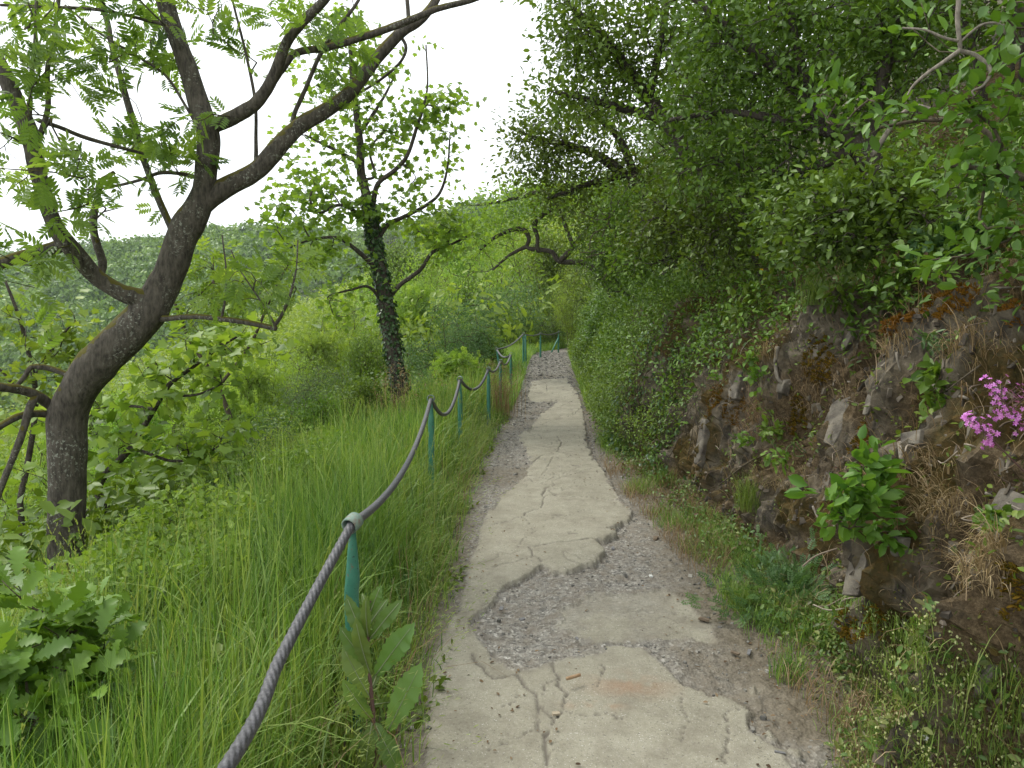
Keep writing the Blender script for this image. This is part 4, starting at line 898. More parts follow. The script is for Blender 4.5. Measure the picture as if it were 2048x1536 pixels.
bank_tree("hedge_tree", "dark hedge tree with a crooked black trunk leaning out over the middle of the bank", (3.05, 6.0),
 [[(1742,330,50,6.0),(1725,300,44,6.0),(1690,270,40,6.0),(1640,225,36,6.1),(1575,150,30,6.2),(1500,95,22,6.3),(1440,40,15,6.4),(1380,-10,10,6.5)],
  [(1735,310,34,6.0),(1750,220,28,5.9),(1775,120,22,5.8),(1800,20,17,5.7),(1820,-80,12,5.7)],
  [(1690,270,26,6.0),(1620,255,22,6.1),(1540,235,17,6.3),(1440,225,12,6.6),(1340,240,8,6.9)],
  [(1700,300,24,6.0),(1640,330,18,6.1),(1560,345,14,6.3),(1470,330,10,6.6),(1380,300,7,7)],
  [(1640,225,18,6.1),(1600,120,16,6.0),(1580,20,13,5.9),(1560,-80,10,5.9)]],
 [(1620,80,150,110,6.0,.6,4),(1500,70,110,90,6.3,.6,3.4),(1420,30,100,80,6.5,.6,3),(1450,200,110,80,6.6,.5,3),(1360,270,90,80,6.9,.5,2.4),(1540,300,110,70,6.3,.5,3),(1660,190,100,80,5.9,.5,2.4),(1700,30,120,90,5.8,.6,3),(1600,-90,260,60,6,.8,3),(1420,370,100,50,6.8,.5,2),(1820,60,100,90,5.6,.5,2.4),(1560,400,90,50,6.2,.4,1.6)],
 520, SIMPLE, .062, 22, LD, BDARK, 61, .13)
bank_tree("broad_leaved_shrub", "shrub of large bright oval leaves reaching in from the upper right edge", (3.5, 3.7),
 [[(2120,420,30,3.5),(2060,370,22,3.4),(1990,345,14,3.2),(1900,330,9,3.1)],[(2120,420,22,3.5),(2130,250,18,3.3),(2080,100,13,3.1),(2020,-20,10,3.0)],[(2060,370,13,3.4),(1960,255,10,3.5),(1860,240,8,3.6),(1760,255,6,3.7)]],
 [(1985,215,70,40,3.05,.2,2.2),(2020,60,60,60,3.0,.25,2.4),(1930,190,50,30,3.1,.2,.9),(1900,215,50,30,3.2,.15,.8),(2010,360,60,60,3.1,.2,2),(1930,350,50,35,3.1,.15,1.2),(1770,270,60,40,3.7,.25,1.5),(1690,225,50,40,3.9,.25,1.3),(1640,180,50,40,4.2,.25,1.0),(1830,40,70,50,3.4,.3,1.6),(1880,520,60,40,3.3,.2,1.2),(1990,470,60,60,3.1,.2,1.5),(1760,190,60,40,3.9,.25,1)],
 78, tm_simple(.52, .14, .12), .072, 9, LRS, BTWIG, 62, .055, .0025, .7, .15, "shrub", .1)
bank_tree("overhanging_tree", "tree of small leaves hanging highest over the path against the white sky", (2.7, 9.6),
 [[(1380,330,36,9.4),(1330,240,30,9.3),(1270,160,24,9.2),(1220,90,18,9.1),(1170,40,12,9.0),(1120,-10,8,9.0)],[(1330,240,22,9.3),(1240,215,16,9.2),(1160,195,11,9.1),(1110,185,7,9.0)],[(1300,190,18,9.2),(1320,90,14,9.0),(1340,-20,10,8.9)]],
 [(1160,40,70,60,9.0,.7,3),(1130,-50,80,50,9.0,.7,2),(1230,70,90,80,9.1,.8,4),(1320,40,100,90,9.0,.8,4),(1140,110,60,50,9.0,.6,2),(1210,160,80,60,9.2,.7,3),(1310,190,90,70,9.3,.7,3),(1250,-70,140,50,9,.8,3),(1110,200,50,30,9,.4,1),(1400,130,90,90,9,.8,3),(1190,230,80,50,9.2,.6,2.2)],
 430, SIMPLE, .075, 20, LM, BDARK, 63, .17)
bank_tree("overhanging_tree", "tree whose drooping leafy twigs stand out against the sky half way up the gap", (2.8, 12.6),
 [[(1330,440,28,12.4),(1280,380,24,12.2),(1210,320,19,12.1),(1140,290,13,12.0),(1080,280,8,12.0),(1020,255,5,12)],[(1280,380,18,12.2),(1240,280,14,12.1),(1190,230,10,12.0)],[(1250,350,14,12.1),(1170,370,11,12.0),(1090,400,7,12.0)]],
 [(1090,270,60,40,12,.7,2),(1060,330,60,40,12,.6,2.2),(1130,330,70,50,12,.8,3.2),(1190,260,80,60,12,.8,3.2),(1140,210,50,30,12,.6,1.2),(1220,360,90,60,12.1,.8,3.4),(1130,400,80,40,12,.7,2.4),(1290,300,80,70,12.2,.8,3),(1070,230,35,20,12,.4,.7),(1210,450,70,40,12,.6,2),(1040,270,30,20,12,.3,.5)],
 380, SIMPLE, .085, 18, LM, BDARK, 64, .2)
bank_tree("crooked_tree", "tree sending a crooked bare bough with upright elbows low across the end of the path", (2.75, 17.5),
 [[(1190,540,11,17),(1165,525,11,17),(1120,523,10,17),(1105,505,10,17),(1085,500,9,17),(1075,500,9,17),(1075,475,8,17),(1070,445,11,17),(1100,420,9,17),(1130,400,7,17)],[(1080,500,10,17),(1055,495,8,17),(1058,478,8,17.1),(1050,462,11,17.1),(1030,458,9,17.2),(990,475,7,17.3),(960,500,5,17.4)],[(1055,492,8,17),(1020,510,6,17.1),(985,540,4,17.2)],[(1120,523,12,17),(1150,490,10,16.8),(1190,440,8,16.6),(1240,400,6,16.5)],[(1150,500,9,16.8),(1100,390,8,16.6),(1040,395,7,16.8),(990,405,5,17),(955,410,4,17.2)]],
 [(960,430,60,30,17,.8,2.4),(1030,400,60,35,17,.8,2.6),(1090,420,50,30,17,.8,2),(1010,450,60,30,17.3,.7,2.2),(1060,375,60,25,17,.7,1.4),(1130,430,50,40,16.8,.8,2),(970,490,50,30,17.3,.7,1.4),(1170,420,50,50,16.6,.8,2),(1050,540,30,20,17,.5,.6),(930,460,40,25,17.3,.6,1),(1150,380,60,40,16.6,.8,2)],
 260, SIMPLE, .10, 17, LY, BDARK, 65, .24)
for q, (xy, spec, kindm, lab, seed) in enumerate([
 ((2.75, 7.5), [(1400,430,90,60,7.3,.5,3),(1320,470,80,60,7.8,.5,3),(1480,450,80,50,6.9,.4,2.4),(1440,520,80,50,7.0,.4,2),(1350,390,80,50,7.8,.5,2)], LD, "dense dark shrub on the bank below the crooked black trunk", 66),
 ((2.6, 9.4), [(1280,520,60,70,9.2,.5,3),(1240,470,60,60,9.6,.5,3),(1330,430,60,60,9.2,.5,2),(1260,400,70,50,9.6,.5,2)], LM, "green shrub on the bank just left of the dense dark one", 67),
 ((2.5, 13.2), [(1215,540,45,50,13,.5,3),(1190,480,50,50,13,.5,3),(1240,430,50,40,13,.5,2)], LD, "dark shaded shrub hanging where the bank meets the bend, above the ivy", 68),
 ((3.3, 5.0), [(1700,420,90,60,4.7,.4,2.5),(1640,480,70,50,4.7,.35,2),(1780,380,80,60,4.6,.4,2),(1600,430,80,50,5.0,.4,2),(1850,430,70,50,4.2,.3,1.4)], LD, "low dark shrub growing under the crooked black trunk", 69)]):
    bank_tree("bank_shrub", lab, xy, [], spec, 260, SIMPLE, .058, 18, kindm, BDARK, seed, .11, cat="shrub")
for q, (X0, Y0, Hh, wd, lab) in enumerate([
 (5.2, 7.5, 4.6, 2.4, "big dark bush up the slope behind the crooked hedge tree"),
 (6.6, 9.0, 6.0, 2.8, "tall dark bush highest up the slope, right of the overhanging small leafed tree"),
 (4.6, 11.0, 5.2, 2.4, "dark bush up the slope behind the tree highest over the path"),
 (4.3, 14.5, 5.0, 2.4, "dark bush up the slope behind the drooping leafy twigs"),
 (3.9, 17.5, 4.6, 2.2, "dark bush behind the crooked bare bough, on its right"),
 (4.6, 21.5, 4.6, 2.4, "dark bush deep in the shaded bend of the path"),
 (5.4, 5.6, 3.8, 2.0, "dark bush up the slope at the upper right"),
 (4.9, 4.1, 2.8, 1.5, "dark bush behind the large bright oval leaves"),
 (6.5, 13.0, 6.2, 2.8, "tall dark bush far up the slope at the top of the view"),
 (8.2, 11.0, 6.5, 3.0, "tall dark bush furthest up the slope to the right"),
 (5.8, 17.0, 6.4, 2.8, "tall dark bush far back above the shaded bend"),
 (3.6, 25.6, 4.8, 2.2, "dark bush closing the shaded bend beyond the last post")]):
    o = copy_tree(KIND["dark"]); o.location = (X0, Y0, float(ground(X0, Y0)) - .3); o.scale = (wd / 1.9, wd / 1.9, Hh / 3.0); o.rotation_euler = (0, 0, q * 1.3)
    tag(o, lab, "shrub", "dark bushes up the slope")

# pale dead twigs hanging among the leaves
def stick(name, label, px, mat=None, group=None, cat="twig", rough=.06, sides=7):
    px = px if isinstance(px[0], list) else [px]; f = px[0][0]; b = at(f[0], f[1], f[3]); g = Geo()
    for q, p_ in enumerate(px): P_, r_ = limb(p_); tube(g, P_, r_, sides, .5, rough, q)
    return tag(build(name, g, mat or BPALE, None, b), label, cat, group)
stick("dead_branch", "pale lichen spotted dead branch hanging down and forking at the upper right", [[(1912,-60,10,3.0),(1917,0,9,3.0),(1915,40,9,3.0),(1921,100,8,3.0)],[(1921,100,10,3.0),(1890,122,8,3.0),(1850,150,7,3.02),(1826,172,5,3.05),(1815,190,3,3.05)],[(1921,102,9,3.0),(1950,110,8,3.0),(1975,130,8,2.98),(1981,148,7,2.96),(1965,172,5,2.96),(1945,182,4,2.96),(1949,192,3,2.96)],[(1917,82,6,3.0),(1890,76,5,3.0),(1850,60,4,3.02),(1805,56,4,3.05)],[(1921,84,5,3.0),(1945,62,5,2.98),(1968,48,5,2.96),(1998,48,5,2.95),(2011,68,4,2.95)]], cat="branch")
stick("dead_branch", "smooth pale curved dead branch low in front of the crooked trunk", [(1744,312,11,3.9),(1765,280,10,3.9),(1790,242,9,3.9),(1815,220,9,3.88),(1838,212,8,3.85),(1880,225,6,3.8),(1940,240,4,3.75)], cat="branch")
stick("dead_branch", "bundle of thin bare grey twigs drooping over the shaded bend", [[(1270,350,3.4,9.6),(1240,400,3,9.6),(1212,455,2.5,9.6),(1190,500,2,9.6),(1160,505,1.5,9.6)],[(1270,420,3,9.5),(1240,465,3,9.5),(1215,500,2.5,9.5),(1172,515,2,9.5)],[(1212,455,2.4,9.6),(1185,470,2,9.6),(1178,500,1.5,9.6)],[(1262,470,3,9.5),(1232,520,2.4,9.5),(1205,560,1.8,9.5)],[(1230,430,2.4,9.5),(1200,440,2,9.5),(1160,425,1.5,9.5)]], BTWIG, cat="branch")

# ------------------------------------------------------------------ low growth on the bank
rng = np.random.default_rng(71)
def bank_scatter(n, dens, smax=5.2):
    """random bank points kept with probability dens(Y, s)"""
    Y = .8 + 28 * rng.uniform(0, 1, n) ** 1.5; s = rng.uniform(.02, smax, n); k = rng.uniform(0, 1, n) < dens(Y, s); Y, s = Y[k], s[k]
    P_, st, nr, cl = bank(Y, s); return P_, nr, Y, s
def cover(name, n, dens, tm, size, hgt, mat, per=1, lean=.4, up=.6):
    P_, nr, Y, s = bank_scatter(n, dens); g = Geo(); P_ = np.repeat(P_, per, 0); nr = np.repeat(nr, per, 0); m_ = len(P_)
    hh = hgt(np.repeat(Y, per), np.repeat(s, per)) * rng.uniform(0, 1, m_) ** .7
    pos = P_ + (nr * .75 + np.array([0, 0, .45])) * hh[:, None] + rng.normal(size=(m_, 3)) * .02
    d_ = unit(rand_unit(m_, rng) + nr * lean); leaves(g, pos, d_, unit(nr * .5 + np.array([0, 0, up]) + rand_unit(m_, rng) * .5), size * rng.uniform(.5, 1.25, m_) * np.clip(np.repeat(Y, per) / 9, 1, 1.7), tm, rng.uniform(0, 1, m_))
    return tag(build(name, g, mat), kind="stuff")
def over(Y): return smooth(6.7, 7.9, Y)                 # beyond here the bank is grown over from its foot
up_edge = lambda Y: 1.72 - .85 * smooth(4.6, 6.8, Y) + .5 * fbm(Y * 1.1, 3, oct=3, seed=72)
patch = lambda Y, s, sd, f=1.6: smooth(-.2, .25, fbm(Y * f, s * f, oct=3, seed=sd))
cover("bank_herbs", 150000, lambda Y, s: np.maximum(smooth(-.15, .35, s - up_edge(Y)), over(Y) * .5) * (.35 + .65 * patch(Y, s, 73)), SIMPLE, .055, lambda Y, s: .10 + .30 * patch(Y, s, 74, .9), LD)
cover("bank_undergrowth", 130000, lambda Y, s: np.maximum(.6 * smooth(.0, .5, s - up_edge(Y)), over(Y)) * (.25 + .75 * patch(Y, s, 75)), NARROW, .055, lambda Y, s: .12 + .45 * patch(Y, s, 76, .8), LM)
cover("bedstraw", 420000, lambda Y, s: over(Y) * smooth(2.6, 1.6, s) * (.5 + .5 * patch(Y, s, 77)), SIMPLE, .030, lambda Y, s: .10 + .32 * smooth(1.4, .3, s) + .15 * patch(Y, s, 78, .7), LM)
cover("low_weeds", 20000, lambda Y, s: (.22 + .5 * smooth(.9, .2, s)) * patch(Y, s, 79, 2.2) * (1 - over(Y)), SIMPLE, .022, lambda Y, s: .02 + .05 * patch(Y, s, 80), LM, 3)
cover("red_stonecrop", 14000, lambda Y, s: smooth(.1, .3, fbm(Y * 1.8, s * 2.2, oct=3, seed=85)) * (1 - over(Y)), SIMPLE, .014, lambda Y, s: .015 + .03 * patch(Y, s, 80), leaf_mat("stonecrop_leaf", [(.10, .03, .012), (.13, .09, .02), (.10, .15, .03)], .2), 4)
cover("bank_weeds", 16000, lambda Y, s: (1 - over(Y)) * smooth(2.0, 1.2, s) * smooth(.05, .3, fbm(Y * 1.9, s * 1.7, oct=3, seed=186)), SIMPLE, .034, lambda Y, s: .02 + .07 * patch(Y, s, 80), LM, 3)
cover("bank_moss", 60000, lambda Y, s: (1 - over(Y)) * smooth(.02, .2, fbm(Y * 3.2, s * 2.4, oct=3, seed=187)) * smooth(.0, .2, s), tm_simple(.34), .017, lambda Y, s: .006 + .012 * patch(Y, s, 80), leaf_mat("olive_moss", [(.03, .04, .008), (.07, .075, .015), (.13, .10, .02)], .2, .9, .1), 2, 1.0)
# ivy curtain over the rock at the turn of the bank
def ivy_on(Y, s): return np.exp(-((Y - 7.9 - .35 * s) / .95) ** 2) * smooth(1.9, 1.4, s) * patch(Y, s, 82, 2.5)
t = thing("ivy_curtain", "glossy ivy curtain trailing over the rock edge down to the path side", "ivy", on_bank(1290, 900)[0])
P_, nr, Y, s = bank_scatter(60000, lambda Y, s: np.clip(ivy_on(Y, s) * .9, 0, 1)); m_ = len(P_); g = Geo()
leaves(g, P_ + nr * (.05 + .16 * rng.uniform(0, 1, (m_, 1))), unit(rand_unit(m_, rng) * .6 + np.array([-.2, -.1, -.7])), unit(nr + rand_unit(m_, rng) * .45), rng.uniform(.035, .062, m_), ROUND, rng.uniform(0, 1, m_) ** .7); build("foliage", g, LIVY, t, t.location)
g = Geo()
for k in range(26):
    y0 = 7.9 + rng.normal() * .6; ss_ = np.linspace(1.7, .2 + rng.uniform(0, .5), 7); yy_ = y0 + np.cumsum(rng.normal(size=7) * .06); Q, _, n_, _ = bank(yy_, ss_); tube(g, spline(Q + n_ * .07, 3), .004, 5)
build("stems", g, BTWIG, t, t.location)

# blades -----------------------------------------------------------------
def blades(g, pos, h, az, lean, wdt, rng, rnd, st=5, tipw=.12, twist=.0):
    n = len(pos); t = np.linspace(0, 1, st); dx = np.stack([np.cos(az), np.sin(az), 0 * az], -1)
    ang = lean[:, None] * (t[None] ** 1.4) * 1.0; seg_ = h[:, None] / (st - 1)
    zz = np.concatenate([np.zeros((n, 1)), np.cumsum(np.cos(ang[:, 1:]) * seg_, 1)], 1); xx = np.concatenate([np.zeros((n, 1)), np.cumsum(np.sin(ang[:, 1:]) * seg_, 1)], 1)
    C_ = pos[:, None] + dx[:, None] * xx[..., None] + np.array([0, 0, 1.]) * zz[..., None]
    fa = az + pi / 2 + rng.normal(size=n) * .6 * 1; sd_ = np.stack([np.cos(fa), np.sin(fa), 0 * fa], -1)
    wv = wdt[:, None] * np.interp(t, [0, .3, .7, 1], [.7, 1, .75, tipw])[None]
    V = np.stack([C_ - sd_[:, None] * wv[..., None], C_ + sd_[:, None] * wv[..., None]], 2).reshape(n, -1, 3)
    F = np.array([[2 * k, 2 * k + 1, 2 * k + 3, 2 * k + 2] for k in range(st - 1)])
    g.add(V.reshape(-1, 3), (F[None] + (np.arange(n) * 2 * st)[:, None, None]).reshape(-1, 4), np.repeat(np.broadcast_to(rnd, (n,)), 2 * st)); return C_
def gz(X, Y): return ground(X, Y) - .04
rng = np.random.default_rng(81)
# tall grass on the verge under the railing, thinning down the slope
n = 150000; Y = 1.0 + 14.5 * rng.uniform(0, 1, n) ** 1.8; u = -.02 + 3.6 * rng.uniform(0, 1, n) ** 1.15; X = xl(Y) - u
dens = (.35 + .65 * smooth(-.25, .2, fbm(X * 2.2, Y * 2.2, oct=3, seed=82))) * smooth(2.4, 1.2, u - .01 * Y) * smooth(-.02, .22, u); dens = dens * (1 - .55 * np.exp(-((X + .52) / .22) ** 2 - ((Y - 2.25) / .4) ** 2)); k = rng.uniform(0, 1, n) < dens; X, Y, u = X[k], Y[k], u[k]; n = len(X)
clump = fbm(X * 1.6, Y * 1.6, oct=3, seed=83); near_post = np.exp(-((X + .52) / .24) ** 2 - ((Y - 2.25) / .42) ** 2); h = (1 - .62 * near_post) * (.18 + .47 * smooth(.05, .75, u) - .22 * smooth(1.4, 2.4, u)) * (1 + .5 * clump) * rng.uniform(.5, 1.25, n)
az = rng.uniform(0, 2 * pi, n); az = np.where(rng.uniform(0, 1, n) < .35 * smooth(.6, .1, u), rng.normal(size=n) * .7, az)
g = Geo(); blades(g, np.stack([X, Y, gz(X, Y)], -1), h, az, rng.uniform(.1, 1.5, n) ** 1.6, (.0015 + .0036 * rng.uniform(0, 1, n) ** 3) * np.clip(Y / 4.5, 1, 2.2), rng, np.clip(.45 + .5 * clump + rng.normal(size=n) * .28, 0, 1))
tag(build("tall_grass", g, LG), kind="stuff")
# coarse upright blades standing out of the fine grass
n = 7000; Y = 1.1 + 10 * rng.uniform(0, 1, n) ** 1.6; u = .1 + 2.1 * rng.uniform(0, 1, n); X = xl(Y) - u; k = rng.uniform(0, 1, n) < (.2 + .8 * smooth(-.1, .3, fbm(X * 2.7, Y * 2.7, oct=2, seed=284))) * (1 - .9 * np.exp(-((X + .52) / .24) ** 2 - ((Y - 2.2) / .45) ** 2)); X, Y, u = X[k], Y[k], u[k]; n = len(X)
g = Geo(); blades(g, np.stack([X, Y, gz(X, Y)], -1), rng.uniform(.35, .85, n) * smooth(-.3, .6, u), rng.uniform(0, 6.28, n), rng.uniform(.1, 1.9, n) ** 1.3, rng.uniform(.0024, .0055, n), rng, np.clip(rng.normal(size=n) * .3 + .45, 0, 1), 7); tag(build("coarse_grass", g, LG), kind="stuff")
# straws and broad weeds mixed into it
n = 2600; Y = 1.0 + 10 * rng.uniform(0, 1, n) ** 1.5; X = xl(Y) - .05 - 2.0 * rng.uniform(0, 1, n)
g = Geo(); blades(g, np.stack([X, Y, gz(X, Y)], -1), rng.uniform(.12, .6, n), rng.uniform(0, 6.28, n), rng.uniform(.3, 2.2, n), rng.uniform(.0010, .0022, n), rng, rng.uniform(0, .8, n)); tag(build("old_straw", g, LTAN), kind="stuff")
n = 15000; Y = 1.2 + 11 * rng.uniform(0, 1, n) ** 1.3; u = -.02 + 2.6 * rng.uniform(0, 1, n) ** 1.3; X = xl(Y) - u; k = rng.uniform(0, 1, n) < smooth(.0, .35, fbm(X * 1.9, Y * 1.9, oct=3, seed=184)); X, Y, u = X[k], Y[k], u[k]; n = len(X)
P_ = np.stack([X, Y, gz(X, Y) + (.06 + .36 * smooth(0, .7, u)) * rng.uniform(.2, 1, n)], -1); g = Geo(); leaves(g, P_, unit(rand_unit(n, rng) + [0, 0, .1]), unit(rand_unit(n, rng) * .6 + [0, 0, .8]), rng.uniform(.02, .065, n), SIMPLE, rng.uniform(0, 1, n)); tag(build("verge_weeds", g, LM), kind="stuff")
# pale leafy herbs and seedlings where the grass gives way to the shrubs
n = 90000; Y = 3.2 + 10.5 * rng.uniform(0, 1, n) ** 1.2; u = .9 + 2.3 * rng.uniform(0, 1, n); X = xl(Y) - u; f_ = fbm(X * 1.2, Y * 1.2, oct=3, seed=384); k = rng.uniform(0, 1, n) < smooth(-.25, .2, f_ + .35 * (u - 1.7)) * smooth(.9, 1.5, u); X, Y, u, f_ = X[k], Y[k], u[k], f_[k]; n = len(X)
hh = (.25 + .55 * np.clip(.5 + fbm(X * .9, Y * .9, oct=2, seed=385), 0, 1)) * rng.uniform(.25, 1, n) ** .6; g = Geo(); leaves(g, np.stack([X, Y, gz(X, Y) + hh], -1), unit(rand_unit(n, rng) + [0, 0, .1]), unit(rand_unit(n, rng) * .6 + [0, 0, .8]), rng.uniform(.022, .06, n), SIMPLE, np.clip(.5 + .6 * fbm(X * 1.1, Y * 1.1, oct=2, seed=386) + .25 * rng.normal(size=n), 0, 1)); tag(build("slope_herbs", g, LY), kind="stuff")
# flowering stems standing above it
n = 2400; Y = 1.3 + 11 * rng.uniform(0, 1, n) ** 1.3; u = .15 + 2.6 * rng.uniform(0, 1, n); X = xl(Y) - u; k = rng.uniform(0, 1, n) < smooth(-.1, .3, fbm(X * 1.3, Y * 1.3, oct=2, seed=84)); X, Y, u = X[k], Y[k], u[k]; n = len(X)
g = Geo(); C_ = blades(g, np.stack([X, Y, gz(X, Y)], -1), rng.uniform(.55, .95, n), rng.uniform(0, 2 * pi, n), rng.uniform(.05, .7, n), np.full(n, .0011) * np.clip(Y / 4, 1, 2), rng, rng.uniform(.6, 1, n))
tip = C_[:, -1]; dr = unit(C_[:, -1] - C_[:, -2]); m_ = 16; A_p = np.repeat(tip, m_, 0) - np.repeat(dr, m_, 0) * rng.uniform(0, .14, (n * m_, 1)); dd = np.repeat(dr, m_, 0)
leaves(g, A_p, unit(dd + rand_unit(n * m_, rng) * .32), rand_unit(n * m_, rng), rng.uniform(.010, .02, n * m_) * np.clip(np.repeat(Y, m_) / 5, 1, 1.6), NARROW, np.repeat(rng.uniform(.75, 1, n), m_)); tag(build("seeding_grass", g, LG), kind="stuff")
# silky brome hanging over the edge of the path
n = 520; Y = 1.3 + 8.5 * rng.uniform(0, 1, n) ** 1.2; X = xl(Y) - rng.uniform(.06, .4, n); g = Geo()
C_ = blades(g, np.stack([X, Y, gz(X, Y)], -1), rng.uniform(.3, .55, n), rng.normal(size=n) * .8, rng.uniform(.5, 1.6, n), np.full(n, .0010) * np.clip(Y / 4, 1, 2), rng, rng.uniform(0, .6, n))
tip = C_[:, -1]; m_ = 9; A_p = np.repeat(tip, m_, 0) + np.repeat(unit(C_[:, -1] - C_[:, -3]), m_, 0) * rng.uniform(-.10, .05, (n * m_, 1)) + rng.normal(size=(n * m_, 3)) * .016
leaves(g, A_p, unit(np.repeat(unit(C_[:, -1] - C_[:, -3]), m_, 0) + rand_unit(n * m_, rng) * .4 - [0, 0, .35]), rand_unit(n * m_, rng), rng.uniform(.014, .028, n * m_), tm_simple(.16, .1, .1), rng.uniform(0, .8, n * m_))
tag(build("brome_grass", g, leaf_mat("brome_spikelet", [(.14, .20, .05), (.24, .30, .09), (.36, .40, .16)], .4)), kind="stuff")
# far verges beyond the kink and at the end of the path
n = 26000; Y = rng.uniform(12, 29, n); side = rng.uniform(0, 1, n) < .75; X = np.where(side, xl(Y) - rng.uniform(0, 2.6, n), xr(Y) + rng.uniform(.05, .8, n)); clump = fbm(X, Y, oct=2, seed=86)
g = Geo(); blades(g, np.stack([X, Y, gz(X, Y)], -1), rng.uniform(.18, .5, n) * (1 + .5 * clump), rng.uniform(0, 6.28, n), rng.uniform(.2, 1.3, n), np.full(n, .007), rng, np.clip(.6 + .4 * clump + rng.normal(size=n) * .2, 0, 1), 4)
tag(build("verge_grass", g, LG), kind="stuff")
# short grass and weeds along the foot of the bank
n = 60000; Y = 1.6 + 8 * rng.uniform(0, 1, n) ** 1.3; X = xr(Y) + rng.uniform(-.02, .75, n); k = rng.uniform(0, 1, n) < smooth(-.12, .42, fbm(X * 2.6, Y * 2.0, oct=3, seed=87)) * smooth(.02, .34, X - xr(Y)); X, Y = X[k], Y[k]; n = len(X)
s_ = np.clip((X - xf(Y)) * 1.3, .01, 3); P_, _, _, _ = bank(Y, s_); Zg = np.where(X > xf(Y), P_[:, 2], ground(X, Y)); X = np.where(X > xf(Y), P_[:, 0], X)
g = Geo(); blades(g, np.stack([X, Y, Zg - .02], -1), rng.uniform(.05, .2, n), rng.uniform(0, 6.28, n), rng.uniform(.2, 1.5, n), rng.uniform(.001, .0022, n), rng, rng.uniform(.2, 1, n), 4)
tag(build("foot_grass", g, LG), kind="stuff")
n = 13000; Y = 1.8 + 6.5 * rng.uniform(0, 1, n) ** 1.2; X = xr(Y) + rng.uniform(.08, .8, n); k = rng.uniform(0, 1, n) < smooth(-.1, .3, fbm(X * 2.1, Y * 1.8, oct=3, seed=287)) * smooth(.1, .4, X - xr(Y)); X, Y = X[k], Y[k]; n = len(X)
P_, _, _, _ = bank(Y, np.clip((X - xf(Y)) * 1.3, .01, 3)); Zg = np.where(X > xf(Y), P_[:, 2], ground(X, Y)); X = np.where(X > xf(Y), P_[:, 0], X); g = Geo()
leaves(g, np.stack([X - .02, Y, Zg + .13 * rng.uniform(0, 1, n)], -1), unit(rand_unit(n, rng) + [0, 0, .2]), unit(rand_unit(n, rng) * .6 + [-.2, 0, .8]), rng.uniform(.014, .04, n), SIMPLE, rng.uniform(0, 1, n)); tag(build("foot_weeds", g, leaf_mat("foot_weed_leaf", [(.10, .055, .02), (.065, .12, .025), (.12, .19, .04), (.20, .22, .06)], .25)), kind="stuff")
# dry grass, rootlets and litter on the bare earth
P_, nr, Y, s = bank_scatter(80000, lambda Y, s: .34 * (1 - over(Y)) * smooth(2.7, 2.0, s) * patch(Y, s, 88, 2.0) + .25 * (1 - over(Y)) * smooth(-.2, .2, s - 2)); n = len(P_); g = Geo()
blades(g, P_ + nr * .01, rng.uniform(.05, .28, n), pi + rng.normal(size=n) * .9, rng.uniform(.9, 2.9, n), rng.uniform(.0008, .0024, n), rng, rng.uniform(0, 1, n) ** .8, 6)
n = 9000; Y = 1.6 + 6.5 * rng.uniform(0, 1, n); X = xr(Y) + .03 + .65 * rng.uniform(0, 1, n); k = rng.uniform(0, 1, n) < smooth(-.2, .3, fbm(X * 2.4, Y * 2.2, oct=3, seed=387)); X, Y = X[k], Y[k]; n = len(X)
P_, _, _, _ = bank(Y, np.clip((X - xf(Y)) * 1.3, .01, 3)); Zg = np.where(X > xf(Y), P_[:, 2], ground(X, Y)); X = np.where(X > xf(Y), P_[:, 0] - .01, X)
blades(g, np.stack([X, Y, Zg + .01], -1), rng.uniform(.05, .2, n), rng.uniform(0, 6.28, n), rng.uniform(.6, 2.2, n), rng.uniform(.0009, .002, n), rng, rng.uniform(0, .9, n))
tag(build("dry_grass", g, LTAN), kind="stuff")
# brown scraps of leaf and bark blown along the edges of the path
n = 900; Y = 1.5 + 9 * rng.uniform(0, 1, n) ** 1.4; X = np.where(rng.uniform(0, 1, n) < .72, xr(Y) + rng.normal(size=n) * .22, xl(Y) + np.abs(rng.normal(size=n)) * .3); hX, hM, _, _ = path_fields(X, Y); g = Geo()
leaves(g, np.stack([X, Y, zp(Y) + .02 * fbm(X * .8, Y * .8, oct=2, seed=63) + hX + .008], -1), rand_unit(n, rng) * [1, 1, .15], rand_unit(n, rng) * .35 + [0, 0, 1], rng.uniform(.008, .026, n), SIMPLE, rng.uniform(0, 1, n))
tag(build("leaf_litter", g, leaf_mat("dead_leaf", [(.06, .04, .025), (.14, .095, .055), (.26, .19, .11)], .1, .8, .1, 1.0)), kind="stuff")
# tan dry tuft by the fifth post
def tuft(name, label, base, n, h, spreadr, mat, wdt=.0018, lean=(.1, .9), seed=0, cat="grass tuft", group=None, heads=None):
    rng = np.random.default_rng(seed); b = np.array(base); g = Geo(); o_ = rng.normal(size=(n, 3)) * [spreadr, spreadr, 0]
    C_ = blades(g, b + o_ - [0, 0, .02], h * rng.uniform(.5, 1.15, n), rng.uniform(0, 6.28, n), rng.uniform(*lean, n), np.full(n, wdt) * rng.uniform(.6, 1.2, n), rng, rng.uniform(0, 1, n))
    if heads: m_ = 10; A_p = np.repeat(C_[:, -1], m_, 0) + rng.normal(size=(n * m_, 3)) * [.02, .02, .04]; leaves(g, A_p, rand_unit(n * m_, rng) + [0, 0, .5], rand_unit(n * m_, rng), heads, NARROW, rng.uniform(0, 1, n * m_))
    return tag(build(name, g, mat, None, b), label, cat, group)
q = at(1003, 745, 11.6); tuft("dry_grass_tuft", "tall tan tuft of last year's grass hiding a railing post", (q[0], 11.6, float(ground(q[0], 11.6))), 130, .8, .15, LTAN, .003, (.05, .6), 91, heads=.025)
